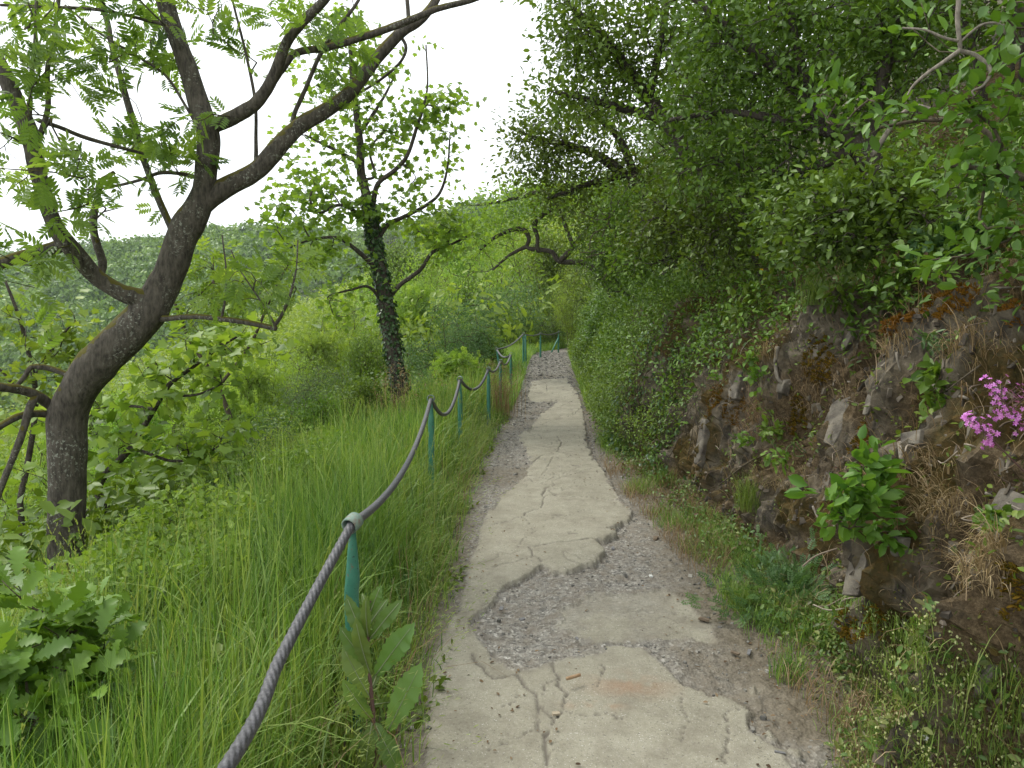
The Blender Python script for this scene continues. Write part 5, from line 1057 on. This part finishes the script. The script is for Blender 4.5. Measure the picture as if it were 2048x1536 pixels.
q = at(800, 780, 9.5); tuft("dry_grass_tuft", "thin straw coloured grass stems left of the second post", (q[0], 9.5, float(ground(q[0], 9.5))), 60, 1.0, .18, LTAN, .004, (.05, .6), 92, heads=.03)
for q, (px, py, n, h, sp, lab) in enumerate([
 (1500,1010,200,.30,.045,"bright arching grass tuft at the foot of the bank below the mossy rock"),(1580,1350,150,.15,.04,"small fresh grass tuft alone on the dirt at the bank foot"),(1625,610,160,.32,.05,"yellow green grass tuft high on the bank under the hawkweed"),
 (1425,900,60,.45,.03,"tall thin grass blades rising in front of the dark rock fin"),(1270,985,140,.20,.06,"grass tuft on the path edge beside the ivy curtain"),(1480,1215,200,.18,.05,"brownish green grass tuft beside the feathery vetch"),
 (2030,1440,120,.35,.06,"long bladed grass tuft at the lower right corner"),(1380,1105,120,.15,.05,"short grass tuft on the path side opposite the broken slab"),(1700,560,120,.26,.05,"grass tuft on the upper bank left of the orange moss")]):
    P_, nr = on_bank(px, py); 
    if q in (1, 4, 5, 7): xy = G(px, py); P_ = np.array([xy[0], xy[1], float(ground(*xy))])
    tuft("grass_tuft", lab, P_, n, h, sp, LG, .0019, (.2, 1.3), 100 + q, group="grass tufts along the bank")
# ------------------------------------------------------------------ stones, moss, roots and single plants
import bmesh
slate = plain_mat("slate_rock", [(.05, .043, .035), (.105, .092, .074), (.165, .148, .118), (.22, .195, .15)], 13, .85, .8, dist=.02)
def rock(px, py, wpx, hpx, label, seed, thick=.6, sink=.72, tilt=0.0, name="slate_rock", ground_=False, cat="rock", group="slate rocks bedded in the bank", mat=None):
    rng = np.random.default_rng(seed)
    if ground_: xy = G(px, py); P_ = np.array([xy[0], xy[1], float(zp(xy[1])) + .012]); nr = np.array([0, 0, 1.]); d = xy[1]; ax = np.array([1., 0, 0])
    else: P_, nr = on_bank(px, py); d = P_[1]; nr = unit(nr * .75 + np.array([-.12, -.25, 0])); ax = unit(np.cross([0, 0, 1.], nr))
    by = unit(np.cross(nr, ax)); c_, s_ = cos(tilt), sin(tilt); ax, by = ax * c_ + by * s_, by * c_ - ax * s_
    sx, sy = wpx / 2 / FPX * d, hpx / 2 / FPX * d; sz = min(sx, sy) * thick
    bm = bmesh.new(); n = 26; Q = rng.uniform(-1, 1, (n, 3)); Q = np.sign(Q) * np.abs(Q) ** .35; Q *= 1 - .22 * rng.uniform(0, 1, (n, 1))
    for q in Q: bm.verts.new(ax * q[0] * sx + by * q[1] * sy + nr * (q[2] * sz - sz * sink))
    r = bmesh.ops.convex_hull(bm, input=bm.verts); bmesh.ops.delete(bm, geom=list({v for v in bm.verts if not v.link_faces}), context='VERTS')
    bmesh.ops.bevel(bm, geom=list(bm.edges), offset=min(sx, sy, sz) * .10, segments=1, affect='EDGES')
    me = bpy.data.meshes.new(name); bm.to_mesh(me); bm.free()
    return tag(link(name, me, mat or slate, None, P_), label, cat, group)
for q, a in enumerate([
 (1687, 690, 36, 52, "pale upright slate slab in the bank beside dark red moss", .5), (1672, 840, 62, 120, "large flat faced slate slab in the middle of the bank", .5), (1733, 800, 18, 52, "narrow grey slate splinter standing right of the large flat slab", .6),
 (1812, 880, 56, 32, "grey flat slate plate above the bright sapling", .4), (2000, 1030, 90, 130, "big grey rock face at the right edge beneath the green moss", .5), (1712, 1140, 52, 120, "upright brown slate block under the bright sapling", .5),
 (1860, 762, 70, 28, "dark overhanging slate ledge left of the second sapling", .8), (1392, 880, 30, 110, "dark upright slate fin at the corner next to the ivy", .6), (1965, 1365, 60, 110, "dark block at the foot of the bank behind the pale seed heads", .6),
 (2035, 1210, 40, 120, "rock at the right edge beside the dry grass", .6), (1470, 770, 44, 70, "dark slate stub under the dead grass left of the pale root", .6), (1790, 1090, 60, 50, "weathered slate right of the bright sapling's lowest leaves", .5),
 (1925, 1120, 54, 40, "flat grey stone in litter right of the bright sapling", .4), (1558, 770, 40, 40, "square brown stone right behind the pale root", .6), (1905, 1265, 70, 60, "brown stone above the pale seed heads", .6), (1640, 960, 40, 60, "brown slate left of the bright sapling", .6)]):
    rock(*a[:4], a[4], 200 + q, a[5], tilt=R.normal() * .12)
for q, a in enumerate([(1408, 1242, 26, 12, "rounded brown stone on the gravel at the right path edge"), (1311, 1079, 22, 12, "dark mossy stone where the broken slab meets the dirt"), (1226, 1099, 16, 8, "grey slate flake by the broken slab's corner"),
 (1003, 1221, 20, 9, "brownish slate flake under the left broken slab edge"), (1045, 1242, 16, 8, "slate flake in the middle of the left gravel patch"), (1498, 1309, 34, 8, "long thin slate sliver on the dirt by the bank foot"), (1302, 1155, 12, 8, "small white pebble on the gravel right of the broken slab"),
 (1154, 1281, 12, 6, "flake of slate at the lower edge of the worn concrete patch"), (1112, 1432, 20, 12, "tan pebble in the crack nearest the camera"), (1560, 1510, 26, 9, "grey flake in the rubble at the lower right of the path"), (1470, 1310, 22, 9, "brownish flat stone in the dirt at the right of the path")]):
    rock(*a[:4], a[4], 240 + q, .5, .2, R.uniform(0, 3), "loose_stone", True, "stone", "loose stones lying on the path", plain_mat("pebble_%s" % "abcdefghijk"[q], [[(.10, .075, .05), (.19, .145, .10)], [(.12, .12, .12), (.21, .205, .20)], [(.5, .5, .46), (.62, .62, .58)], [(.30, .25, .18), (.42, .36, .26)]][{0: 0, 1: 0, 6: 2, 8: 3, 10: 0}.get(q, 1)], 40, .8, .4))
xy = [G(1133, 1378), G(1147, 1374), G(1160, 1370)]; g = Geo(); tube(g, spline([[p_[0], p_[1], .047] for p_ in xy], 4), .0075, 9, .5, .15, 3); tag(build("twig", g, plain_mat("twig_skin", [(.26, .17, .09), (.40, .28, .17)], 40, .8, .3)), "short tan twig lying on the concrete between the near cracks", "twig")
def chunk_ids(px, py, rx, ry):
    e = ((BX - px) / rx) ** 2 + ((BY - py) / ry) ** 2; k = np.where((e < 1) & (BD > 0))[0]; return k[BD[k] < BD[k].min() + .45] if len(k) else k
def frag(n, dens, size, name, mat, flat=.4):
    P_, nr, Y, s = bank_scatter(n, dens); g = Geo(); chips(g, P_ - nr * .001, size * np.exp(R.normal(size=len(P_)) * .5), R, flat); return tag(build(name, g, mat, smooth_=False), kind="stuff")
frag(34000, lambda Y, s: (1 - over(Y)) * smooth(3.2, 2.2, s) * (.25 + .75 * patch(Y, s, 95, 2.5)), .0075, "bank_rubble", plain_mat("bank_rubble", [(.05, .042, .032), (.115, .10, .08), (.17, .14, .105), (.24, .21, .165)], 40, .9, .3, True))
# splinters of slate standing in the rock face along its cleavage
P_, nr, Y, s = bank_scatter(26000, lambda Y, s: (1 - over(Y)) * smooth(2.3, 1.6, s) * smooth(-.05, .3, fbm(Y * 2.3, s * 1.8, oct=3, seed=97))); k = R.choice(len(P_), min(1900, len(P_)), False); P_, nr = P_[k], nr[k]; n = len(k)
sz = np.clip(.014 * np.exp(R.normal(size=n) * .5), .006, .030); V = chip(n, R) * sz[:, None, None] * np.stack([R.uniform(.8, 2.0, n), R.uniform(.5, 1.1, n), R.uniform(.14, .36, n)], -1)[:, None]
ax = unit(np.array([.25, .1, 1.]) + R.normal(size=(n, 3)) * .28); bx_ = unit(nr * .8 + R.normal(size=(n, 3)) * .3); bx_ = unit(bx_ - ax * np.sum(bx_ * ax, 1, keepdims=True)); cx_ = np.cross(ax, bx_)
W = P_[:, None] + V[..., 0:1] * ax[:, None] + V[..., 1:2] * bx_[:, None] + V[..., 2:3] * cx_[:, None]; g = Geo(); g.add(W.reshape(-1, 3), (CHF[None] + (np.arange(n) * 8)[:, None, None]).reshape(-1, 4), np.repeat(R.uniform(0, 1, n), 8))
tag(build("slate_splinters", g, plain_mat("slate_splinter", [(.045, .038, .029), (.095, .08, .06), (.15, .127, .095), (.20, .175, .135)], 30, .85, .5, True), smooth_=False), kind="stuff")
for q, (px, py, rx, ry, n, lab) in enumerate([
 (1795, 640, 40, 40, 900, "orange brown moss cushion left of the bright one on the brow of the bank"), (1905, 605, 70, 34, 1300, "long bright orange moss cushion on the brow of the bank beneath a pale stick"), (2035, 640, 34, 34, 600, "orange moss cushion at the right edge above the pink flowers"),
 (1640, 720, 34, 50, 900, "dark rusty moss beside the pale upright slab"), (1420, 800, 34, 40, 700, "rusty moss draped over the corner rock"), (1385, 850, 18, 40, 500, "brown moss beside the dark rock fin"), (1597, 830, 20, 46, 600, "rusty moss strip left of the large flat slab"),
 (1725, 870, 22, 60, 700, "brown moss strip right of the large flat slab"), (1470, 815, 24, 40, 500, "ochre moss on the stub under the dead grass"), (1900, 1180, 30, 30, 400, "olive moss in litter above the pale seed heads"), (2030, 1190, 26, 60, 600, "brown moss at the right edge on the rock"), (1740, 1250, 60, 40, 700, "dark olive moss at the bank foot by the upright block")]):
    k = chunk_ids(px, py, rx, ry)
    if len(k) < 5: continue
    rg = np.random.default_rng(300 + q); k = rg.choice(k, n * 2); pos = BP[k] + BN[k] * rg.uniform(0, .018, (n * 2, 1)) + rg.normal(size=(n * 2, 3)) * .006; b = BP[k].mean(0)
    g = Geo(); leaves(g, pos, unit(BN[k] + rand_unit(n * 2, rg) * .8), rand_unit(n * 2, rg), rg.uniform(.010, .026, n * 2), tm_simple(.34), np.clip(rg.normal(size=n * 2) * .2 + (.62 if "orange" in lab else .3), 0, 1))
    tag(build("moss_cushion", g, LMOSS, None, b), lab, "moss", "moss cushions on the bank")
def bank_stick(label, pts, wpx, name="dead_root", mat=BPALE, lift=.025):
    P_ = []; 
    for x, y in pts: p_, nr = on_bank(x, y); P_.append(at(x, y, p_[1] - .03) if False else p_ + nr * lift)
    P_ = np.array(P_); d = P_[:, 1].mean(); g = Geo(); S = spline(P_, 5); tube(g, S, np.linspace(1, .55, len(S)) * wpx / 2 / FPX * d, 7, .5, .15, int(pts[0][0])); tag(build(name, g, mat, None, P_[0]), label, "root" if "root" in name else "stick", "dead wood on the bank")
bank_stick("pale knuckled root hanging on the bare bank below the dandelion flowers", [(1566, 703), (1560, 732), (1573, 761), (1584, 776)], 10)
bank_stick("pale stick lying up to the right above the bright orange moss", [(1796, 572), (1842, 558), (1888, 548)], 8, "dead_stick")
bank_stick("thin white stick pointing to the right edge over the orange moss", [(1949, 589), (2000, 589), (2044, 587)], 6, "dead_stick")
bank_stick("pale forked root curling under the grey slate plate", [(1817, 885), (1815, 918), (1838, 933), (1871, 937)], 9)
bank_stick("thin white twig sloping to the right edge over the big grey rock", [(1991, 993), (2020, 1007), (2044, 1012)], 6, "dead_stick")
bank_stick("short white rootlet under the dark ledge", [(1796, 711), (1799, 728), (1803, 744)], 6)
bank_stick("splintered pale wood left of the pink flowers", [(1912, 790), (1930, 800), (1947, 812)], 9, "dead_stick")
bank_stick("curved white rootlet left of the bright sapling's lower leaves", [(1631, 1013), (1646, 1040), (1676, 1056)], 5)
bank_stick("brown dry stem slanting across the bank left of the bright sapling", [(1555, 905), (1500, 935), (1440, 975)], 5, "dead_stick", BTWIG)
bank_stick("long dry stem reaching down from the bank brow above the second sapling", [(2030, 690), (1960, 745), (1900, 790)], 5, "dead_stick", BTWIG)
bank_stick("straw coloured stem crossing the dry grass at the right edge", [(2030, 1150), (1985, 1130), (1950, 1170)], 6, "dead_stick", BPALE)
P_, nr, Y, s = bank_scatter(5000, lambda Y, s: (1 - over(Y)) * smooth(2.8, 2.0, s) * patch(Y, s, 96, 2.2)); g = Geo(); k = R.choice(len(P_), min(800, len(P_)), False)
for j in k: dd = unit(R.normal(size=3) * [.7, .7, .3] - [0, 0, .55]); L_ = R.uniform(.05, .2); tube(g, spline([P_[j] + nr[j] * .02, P_[j] + nr[j] * .04 + dd * L_ * .5 + R.normal(size=3) * .015, P_[j] + nr[j] * .02 + dd * L_], 3), R.uniform(.0011, .0042), 5, R.uniform())
tag(build("rootlets", g, plain_mat("rootlet_bark", [(.06, .042, .028), (.16, .12, .085), (.36, .31, .24)], 30, .9, .2, True)), kind="stuff")

def sapling(name, label, px, blobs, n, per, size, mat, seed, tm=None, spread=.03, cat="sapling", up=.5, stem=BTWIG, group=None, r_tip=.0016, dd=.10):
    rng = np.random.default_rng(seed); b, nr = on_bank(*px); t = thing(name, label, cat, b, group); d = b[1]; main = []
    for k in range(3): main.append((spline([b - nr * .05, b + nr * .03 + rng.normal(size=3) * .015, b + nr * .07 + [rng.normal() * .04, -.02, .06]], 3), np.full(7, .004)))
    attr = px_blob([(x, y, w_, h_, d - .10 - dd * rng.uniform(0, 1), .05, wt) for x, y, w_, h_, wt in blobs], n, rng); ch, ends = grow(main, attr, rng, .05, r_tip, .05, .4)
    g = Geo(); [tube(g, p_, r_, 6) for p_, r_ in main]; add_chains(g, ch, rng); build("stems", g, stem, t, b)
    g = Geo(); spray(g, attr, ends, rng, per, tm or tm_simple(.5, .15, .15), size, spread, .05, up, 1.0, .3); build("foliage", g, mat, t, b); return t
LBRI = leaf_mat("fresh_sapling_leaf", [(.06, .14, .016), (.105, .205, .026), (.17, .29, .045)], .38)
sapling("leafy_sapling", "bright green sapling with large glossy leaves growing from the middle of the rock face", (1695, 1085), [(1740, 915, 34, 36, 2), (1705, 975, 40, 34, 2), (1618, 972, 22, 16, 1), (1655, 1012, 40, 26, 2), (1690, 1045, 34, 22, 1.5), (1765, 1062, 40, 24, 2), (1772, 965, 26, 36, 1.4), (1735, 1005, 34, 34, 2)], 42, 6, .080, LBRI, 401)
sapling("leafy_sapling", "smaller green sapling directly left of the pink flowers", (1905, 850), [(1868, 748, 26, 22, 1.5), (1905, 765, 30, 24, 1.6), (1885, 805, 34, 30, 2), (1905, 840, 34, 18, 1.4)], 24, 6, .085, LBRI, 402)
for q, (px, bl, n, per, sz, mt, tmx, lab) in enumerate([
 ((1870, 695), [(1870, 682, 24, 14, 1)], 8, 7, .05, LB, NARROW, "blue green rosette plant under the orange moss"), ((1540, 880), [(1528, 820, 20, 16, 1), (1540, 860, 26, 22, 2)], 14, 6, .055, LBRI, SIMPLE, "small bright plant in the dry grass right of the mossy corner"), ((1488, 890), [(1486, 880, 14, 14, 1)], 7, 6, .05, LBRI, SIMPLE, "tiny bright plant left of the small one in the dry grass"),
 ((1500, 640), [(1490, 600, 40, 34, 2), (1530, 570, 26, 24, 1), (1470, 640, 30, 24, 1)], 26, 6, .07, LM, SIMPLE, "leafy green herb under the yellow flowers"), ((1510, 750), [(1505, 715, 12, 20, 1), (1512, 760, 14, 26, 1)], 10, 5, .05, LM, ROUND, "trailing ivy sprig down the bare earth left of the pale root"), ((1900, 560), [(1950, 470, 60, 60, 2), (1880, 500, 50, 50, 1.5), (2000, 540, 50, 40, 1)], 34, 6, .075, LB, ROUND, "grey green herb at the right edge above the orange moss"),
 ((1700, 640), [(1680, 600, 40, 30, 1), (1730, 590, 40, 30, 1)], 20, 6, .06, LM, SIMPLE, "green herb on the brow above the pale upright slab"), ((1600, 900), [(1550, 925, 30, 20, 1)], 10, 5, .05, LM, SIMPLE, "low herb under the dry grass in the middle of the bank"), ((1985, 1060), [(1990, 1040, 24, 20, 1)], 8, 6, .045, LBRI, SIMPLE, "light green herb on the big grey rock at the right edge"),
 ((1830, 470), [(1800, 440, 60, 40, 1), (1850, 400, 50, 40, 1)], 26, 6, .08, LM, NARROW, "long leaved herb hanging with pale bells in the dark upper bank"), ((1640, 500), [(1620, 470, 60, 40, 1), (1680, 520, 40, 30, 1)], 26, 6, .075, LM, SIMPLE, "green herb in the dark upper bank right of the yellow flowers"), ((1760, 560), [(1740, 530, 60, 30, 1), (1800, 545, 40, 24, 1)], 24, 6, .06, LD, PINN3, "fern like herb over the brow left of the orange moss")]):
    sapling("bank_herb", lab, px, bl, n, per, sz, mt, 410 + q, tmx, .02, "plant", .6, STEMG, "small plants on the bank", .0012)
for q, (px, py, rx, ry, n, h, lab) in enumerate([(1535, 840, 60, 60, 420, .16, "mat of dead tan grass hanging on the bank right of the mossy corner"), (1975, 1150, 62, 60, 420, .14, "straw coloured mat of dead grass at the right edge above the pale spikelets"), (1490, 712, 70, 26, 260, .13, "dry tangle of stems over the brow by the mossy corner"), (1960, 715, 80, 36, 300, .16, "dry grass tangle on the brow between the orange moss and the pink flowers"), (1560, 950, 60, 40, 260, .12, "withered grass low on the bank left of the bright sapling"), (1850, 950, 60, 40, 240, .10, "withered litter under the second sapling"), (1620, 790, 40, 50, 200, .14, "hanging dry roots and grass between the pale root and the large flat slab"), (1780, 690, 60, 30, 260, .14, "dry grass fringe hanging under the orange brown moss cushion"), (1640, 1130, 60, 50, 260, .12, "dead grass at the foot left of the upright block"), (1900, 1040, 60, 40, 240, .12, "dry grass tangle right of the bright sapling")]):
    k = chunk_ids(px, py, rx, ry)
    if len(k) < 5: continue
    rg = np.random.default_rng(500 + q); k = rg.choice(k, n); b = BP[k].mean(0); g = Geo()
    blades(g, BP[k] + BN[k] * rg.uniform(0, .03, (n, 1)), h * rg.uniform(.5, 1.4, n), pi + rg.normal(size=n) * 1.0, rg.uniform(1.2, 3.0, n), rg.uniform(.0008, .0021, n), rg, rg.uniform(0, 1, n), 7)
    tag(build("dead_grass_mat", g, LTAN, None, b), lab, "dead grass", "mats of dead grass on the bank")
# feathery bluish vetch and pale quaking grass at the foot
def px_ground(px, py):
    """surface point (bank or path side) at a pixel"""
    p_, nr = on_bank(px, py); e = np.hypot(BX - px, BY - py).min()
    if e > 12: xy = G(px, py); return np.array([xy[0], xy[1], float(ground(*xy))]), np.array([0, 0, 1.])
    return p_, nr
rng = np.random.default_rng(430); b, _ = px_ground(1555, 1220); t = thing("vetch", "bluish feathery vetch sprawling from the bank foot onto the dirt", "plant", b)
pts = np.array([px_ground(1555 + 95 * rng.normal() * .5, 1200 + 62 * rng.normal() * .5)[0] for _ in range(150)]); pts += np.array([0, -.02, 1]) * rng.uniform(.01, .15, (150, 1)); g = Geo()
for p_ in pts[::3]: tube(g, spline([b + (p_ - b) * .3, b + (p_ - b) * .65 + [0, 0, .03], p_], 3), .0012, 5)
build("stems", g, STEMG, t, b); g = Geo(); E_ = unit(pts - b + [0, 0, .05]); spray(g, pts, E_, rng, 5, tm_pinnate(5, .4, .3), .075, .03, .05, .6, .8, .3); build("foliage", g, LB, t, b)
b, _ = px_ground(1850, 1470); t = thing("quaking_grass", "clump of quaking grass with hanging pale spikelets in the lower right corner", "grass", b)
pts = np.array([px_ground(*q)[0] for q in np.stack([rng.uniform(1690, 2040, 520), rng.uniform(1240, 1640, 520)], -1) if q[0] > 1700 - (q[1] - 1400) * .2 and (q[1] > 1330 or q[0] < 1900)]); n = len(pts); g = Geo()
C_ = blades(g, pts, rng.uniform(.06, .15, n), rng.uniform(0, 6.28, n), rng.uniform(.2, 1.4, n), np.full(n, .0006), rng, rng.uniform(.5, 1, n)); k = rng.choice(n, 6500); pl = pts[k] + rng.normal(size=(6500, 3)) * [.035, .035, .004]
blades(g, pl, rng.uniform(.03, .11, 6500), rng.uniform(0, 6.28, 6500), rng.uniform(.3, 2.0, 6500), np.full(6500, .0015), rng, rng.uniform(.2, 1, 6500), 4); build("blades", g, LG, t, b)
g = Geo(); m_ = 4; A_p = np.repeat(C_[:, -1], m_, 0) + rng.normal(size=(n * m_, 3)) * [.018, .018, .016]
for a in range(2): leaves(g, A_p, np.tile([0, 0, -1.], (n * m_, 1)) + rand_unit(n * m_, rng) * .4, rand_unit(n * m_, rng), rng.uniform(.006, .0105, n * m_), tm_simple(.75, .4, 0), rng.uniform(0, 1, n * m_))
build("spikelets", g, LPALE, t, b)
# small white flowers in it
def blossom(g, c, r, n, rng, axis, tm=None):
    a = np.arange(n) * 2 * pi / n + rng.uniform(0, 1); u1 = unit(np.cross(axis, [.3, .2, .9])); u2 = np.cross(axis, u1)
    leaves(g, np.repeat(c[None], n, 0), np.cos(a)[:, None] * u1 + np.sin(a)[:, None] * u2 + axis * .25, np.repeat(axis[None], n, 0), r, tm or tm_simple(.7, .1, .1), rng.uniform(0, 1, n))
LWHITE = leaf_mat("white_petal", [(.7, .7, .68), (.8, .8, .8)], .2, .6, .2, 1.0)
for q, (px, py, lab) in enumerate([(1884, 1437, "white flower near the lower right corner, upper of two among the pale spikelets"), (1850, 1475, "white flower near the lower right corner, lower of two among the pale spikelets")]):
    p_, _ = px_ground(px, py + 30); c_ = at(px, py, p_[1] - .02); g = Geo(); tube(g, [p_, (p_ + c_) / 2 + [.005, 0, 0], c_], .0008, 5); t = thing("white_flower", lab, "flower", p_, "white flowers at the bank foot"); build("stem", g, STEMG, t, p_); g = Geo(); blossom(g, c_, .011, 6, rng, unit(np.array([-.2, -.6, .7]))); build("petals", g, LWHITE, t, p_)
for q, (px, py, by, lab) in enumerate([(1513, 511, 600, "yellow hawkweed flower, the larger and upper of two on the bank"), (1523, 540, 610, "yellow hawkweed flower, the smaller and lower of two on the bank")]):
    p_, _ = on_bank(px + 8, by); c_ = at(px, py, p_[1] - .12); t = thing("hawkweed", lab, "flower", p_, "yellow flowers on the bank"); g = Geo(); tube(g, spline([p_, (p_ + c_) / 2 + [.02, 0, 0], c_], 4), .0016, 6); build("stem", g, STEMG, t, p_)
    g = Geo(); r_ = .024 if q == 0 else .019
    for a in range(2): blossom(g, c_ + np.array([0, 0, .003 * a]), r_ * (1 - .3 * a), 16, rng, unit(np.array([-.3, -.7, .6])), tm_simple(.3, .05, .1))
    build("petals", g, LYEL, t, p_)
d = 2.35
for q, (stem, heads, lab) in enumerate([
 ([(2090, 985), (2030, 925), (1985, 880), (1950, 845)], [(1935, 835, 14, 10), (1955, 850, 18, 12), (1975, 862, 16, 12), (1978, 885, 10, 8)], "pink flower spray, the lower left of the two at the right edge"),
 ([(2110, 960), (2060, 880), (2020, 820), (1985, 775)], [(1985, 772, 18, 16), (2005, 790, 20, 16), (2000, 825, 16, 14), (2030, 825, 20, 18), (2040, 785, 16, 14), (2050, 850, 14, 14)], "pink flower spray, the larger upper one cut by the right edge")]):
    P_ = np.array([at(x, y, d + .03 * q) for x, y in stem]); t = thing("pink_flower", lab, "flower", P_[0], "pink flowers at the right edge"); g = Geo(); tube(g, spline(P_, 5), .0028, 7)
    gf = Geo()
    for hx, hy, hw, hh in heads:
        for _ in range(15):
            c_ = at(hx + hw * rng.normal() * .65, hy + hh * rng.normal() * .65, d + .03 * q + rng.normal() * .02); k = np.argmin(np.sum((spline(P_, 5) - c_) ** 2, 1)); tube(g, [spline(P_, 5)[k], c_], .0007, 4); blossom(gf, c_, rng.uniform(.007, .011), 5, rng, unit(c_ - spline(P_, 5)[k] + np.array([-.01, -.02, .01])), tm_simple(.55, .1, .15))
    build("stem", g, STEMP, t, P_[0]); build("petals", gf, LPINK, t, P_[0])

# ------------------------------------------------------------------ prickly lettuce in front of the near post
LLET = leaf_mat("lettuce_leaf", [(.075, .145, .032), (.12, .205, .048), (.18, .28, .075)], .32, .45)
x, y = at(748, 1500, 2.36)[:2]; b = np.array([x, y, float(ground(x, y))]); t = thing("prickly_lettuce", "tall weed with broad toothed leaves and a purplish stem before the nearest post", "plant", b); g = Geo()
S = spline([b - [0, 0, .03], at(747, 1445, 2.36), at(741, 1370, 2.36), at(736, 1300, 2.36), at(738, 1235, 2.36), at(742, 1195, 2.36)], 5); tube(g, S, np.linspace(.0085, .004, len(S)), 10, .5, .05); build("stem", g, STEMP, t, b)
tooth = [.03, .09, .12, .11, .16, .145, .20, .175, .23, .20, .245, .205, .23, .18, .19, .13, .12, .05, .01]
def midrib(n): return None
for q, (bx, by_, tx, ty, wf, dz) in enumerate([(776, 1462, 832, 1345, 1.15, -.03), (752, 1350, 814, 1260, 1.15, -.05), (740, 1278, 792, 1208, .95, -.04), (737, 1275, 724, 1208, .8, -.06), (738, 1232, 757, 1178, 1.15, -.02), (736, 1290, 690, 1200, .9, -.02), (737, 1330, 682, 1265, 1.0, -.05), (741, 1395, 686, 1308, 1.05, -.04), (746, 1440, 722, 1550, 1.2, -.07), (748, 1445, 800, 1545, 1.2, -.06), (742, 1380, 775, 1290, .8, .06), (744, 1425, 700, 1400, 1.0, .07), (739, 1225, 722, 1186, .9, .02), (745, 1440, 690, 1380, .9, -.1), (744, 1410, 795, 1400, 1.0, .08), (738, 1250, 775, 1195, .8, .04), (750, 1470, 690, 1490, 1.0, .02), (742, 1350, 705, 1260, .8, -.09)]):
    a, e = at(bx, by_, 2.36), at(tx, ty, 2.36 + dz); L_ = np.linalg.norm(e - a); g = Geo(); tmx = tm_outline(np.array(tooth) * wf * .70, .22, .25, .16, q)
    nr = unit(np.array([.15 * (1 if tx > bx else -1), -.75, .55])); leaves(g, a[None], (e - a)[None] + np.array([[0, 0, .2 * L_ * 0]]), nr[None], L_, tmx, np.array([R.uniform(.2, .9)]))
    V = g.V[0]; xa = unit(e - a); build("leaf", g, LLET, t, b)
    g = Geo(); tmV, _ = tmx; z_ = unit(nr - xa * (nr @ xa)); k = np.linspace(0, .92, 8); M_ = a + (k[:, None] * xa + (-.22 * k ** 2)[:, None] * z_ ) * L_ + z_ * .0015; tube(g, M_, np.linspace(.0026, .0008, 8), 5, .9)
    o = build("midrib", g, plain_mat("midrib", [(.20, .24, .12), (.27, .31, .17)], 20, .6, .1) if q == 0 else bpy.data.materials["midrib"], t, b)
# ------------------------------------------------------------------ the valley air
hv = np.array([[x, y, z] for z in (-70, 190) for x, y in ((-640, -40), (520, -40), (520, 900), (-640, 900))], float)
m, nt, out = new_mat("valley_haze"); pv = nt.nodes.new("ShaderNodeVolumePrincipled"); pv.inputs["Color"].default_value = (.80, .92, 1, 1); pv.inputs["Density"].default_value = .00016; pv.inputs["Anisotropy"].default_value = .2
nt.links.new(pv.outputs[0], out.inputs["Volume"])
hz = link("haze", mesh_from("haze", hv, [[0, 3, 2, 1], [4, 5, 6, 7], [0, 1, 5, 4], [1, 2, 6, 5], [2, 3, 7, 6], [3, 0, 4, 7]], None, None, False), m); tag(hz, kind="stuff"); hz.display_type = 'WIRE'
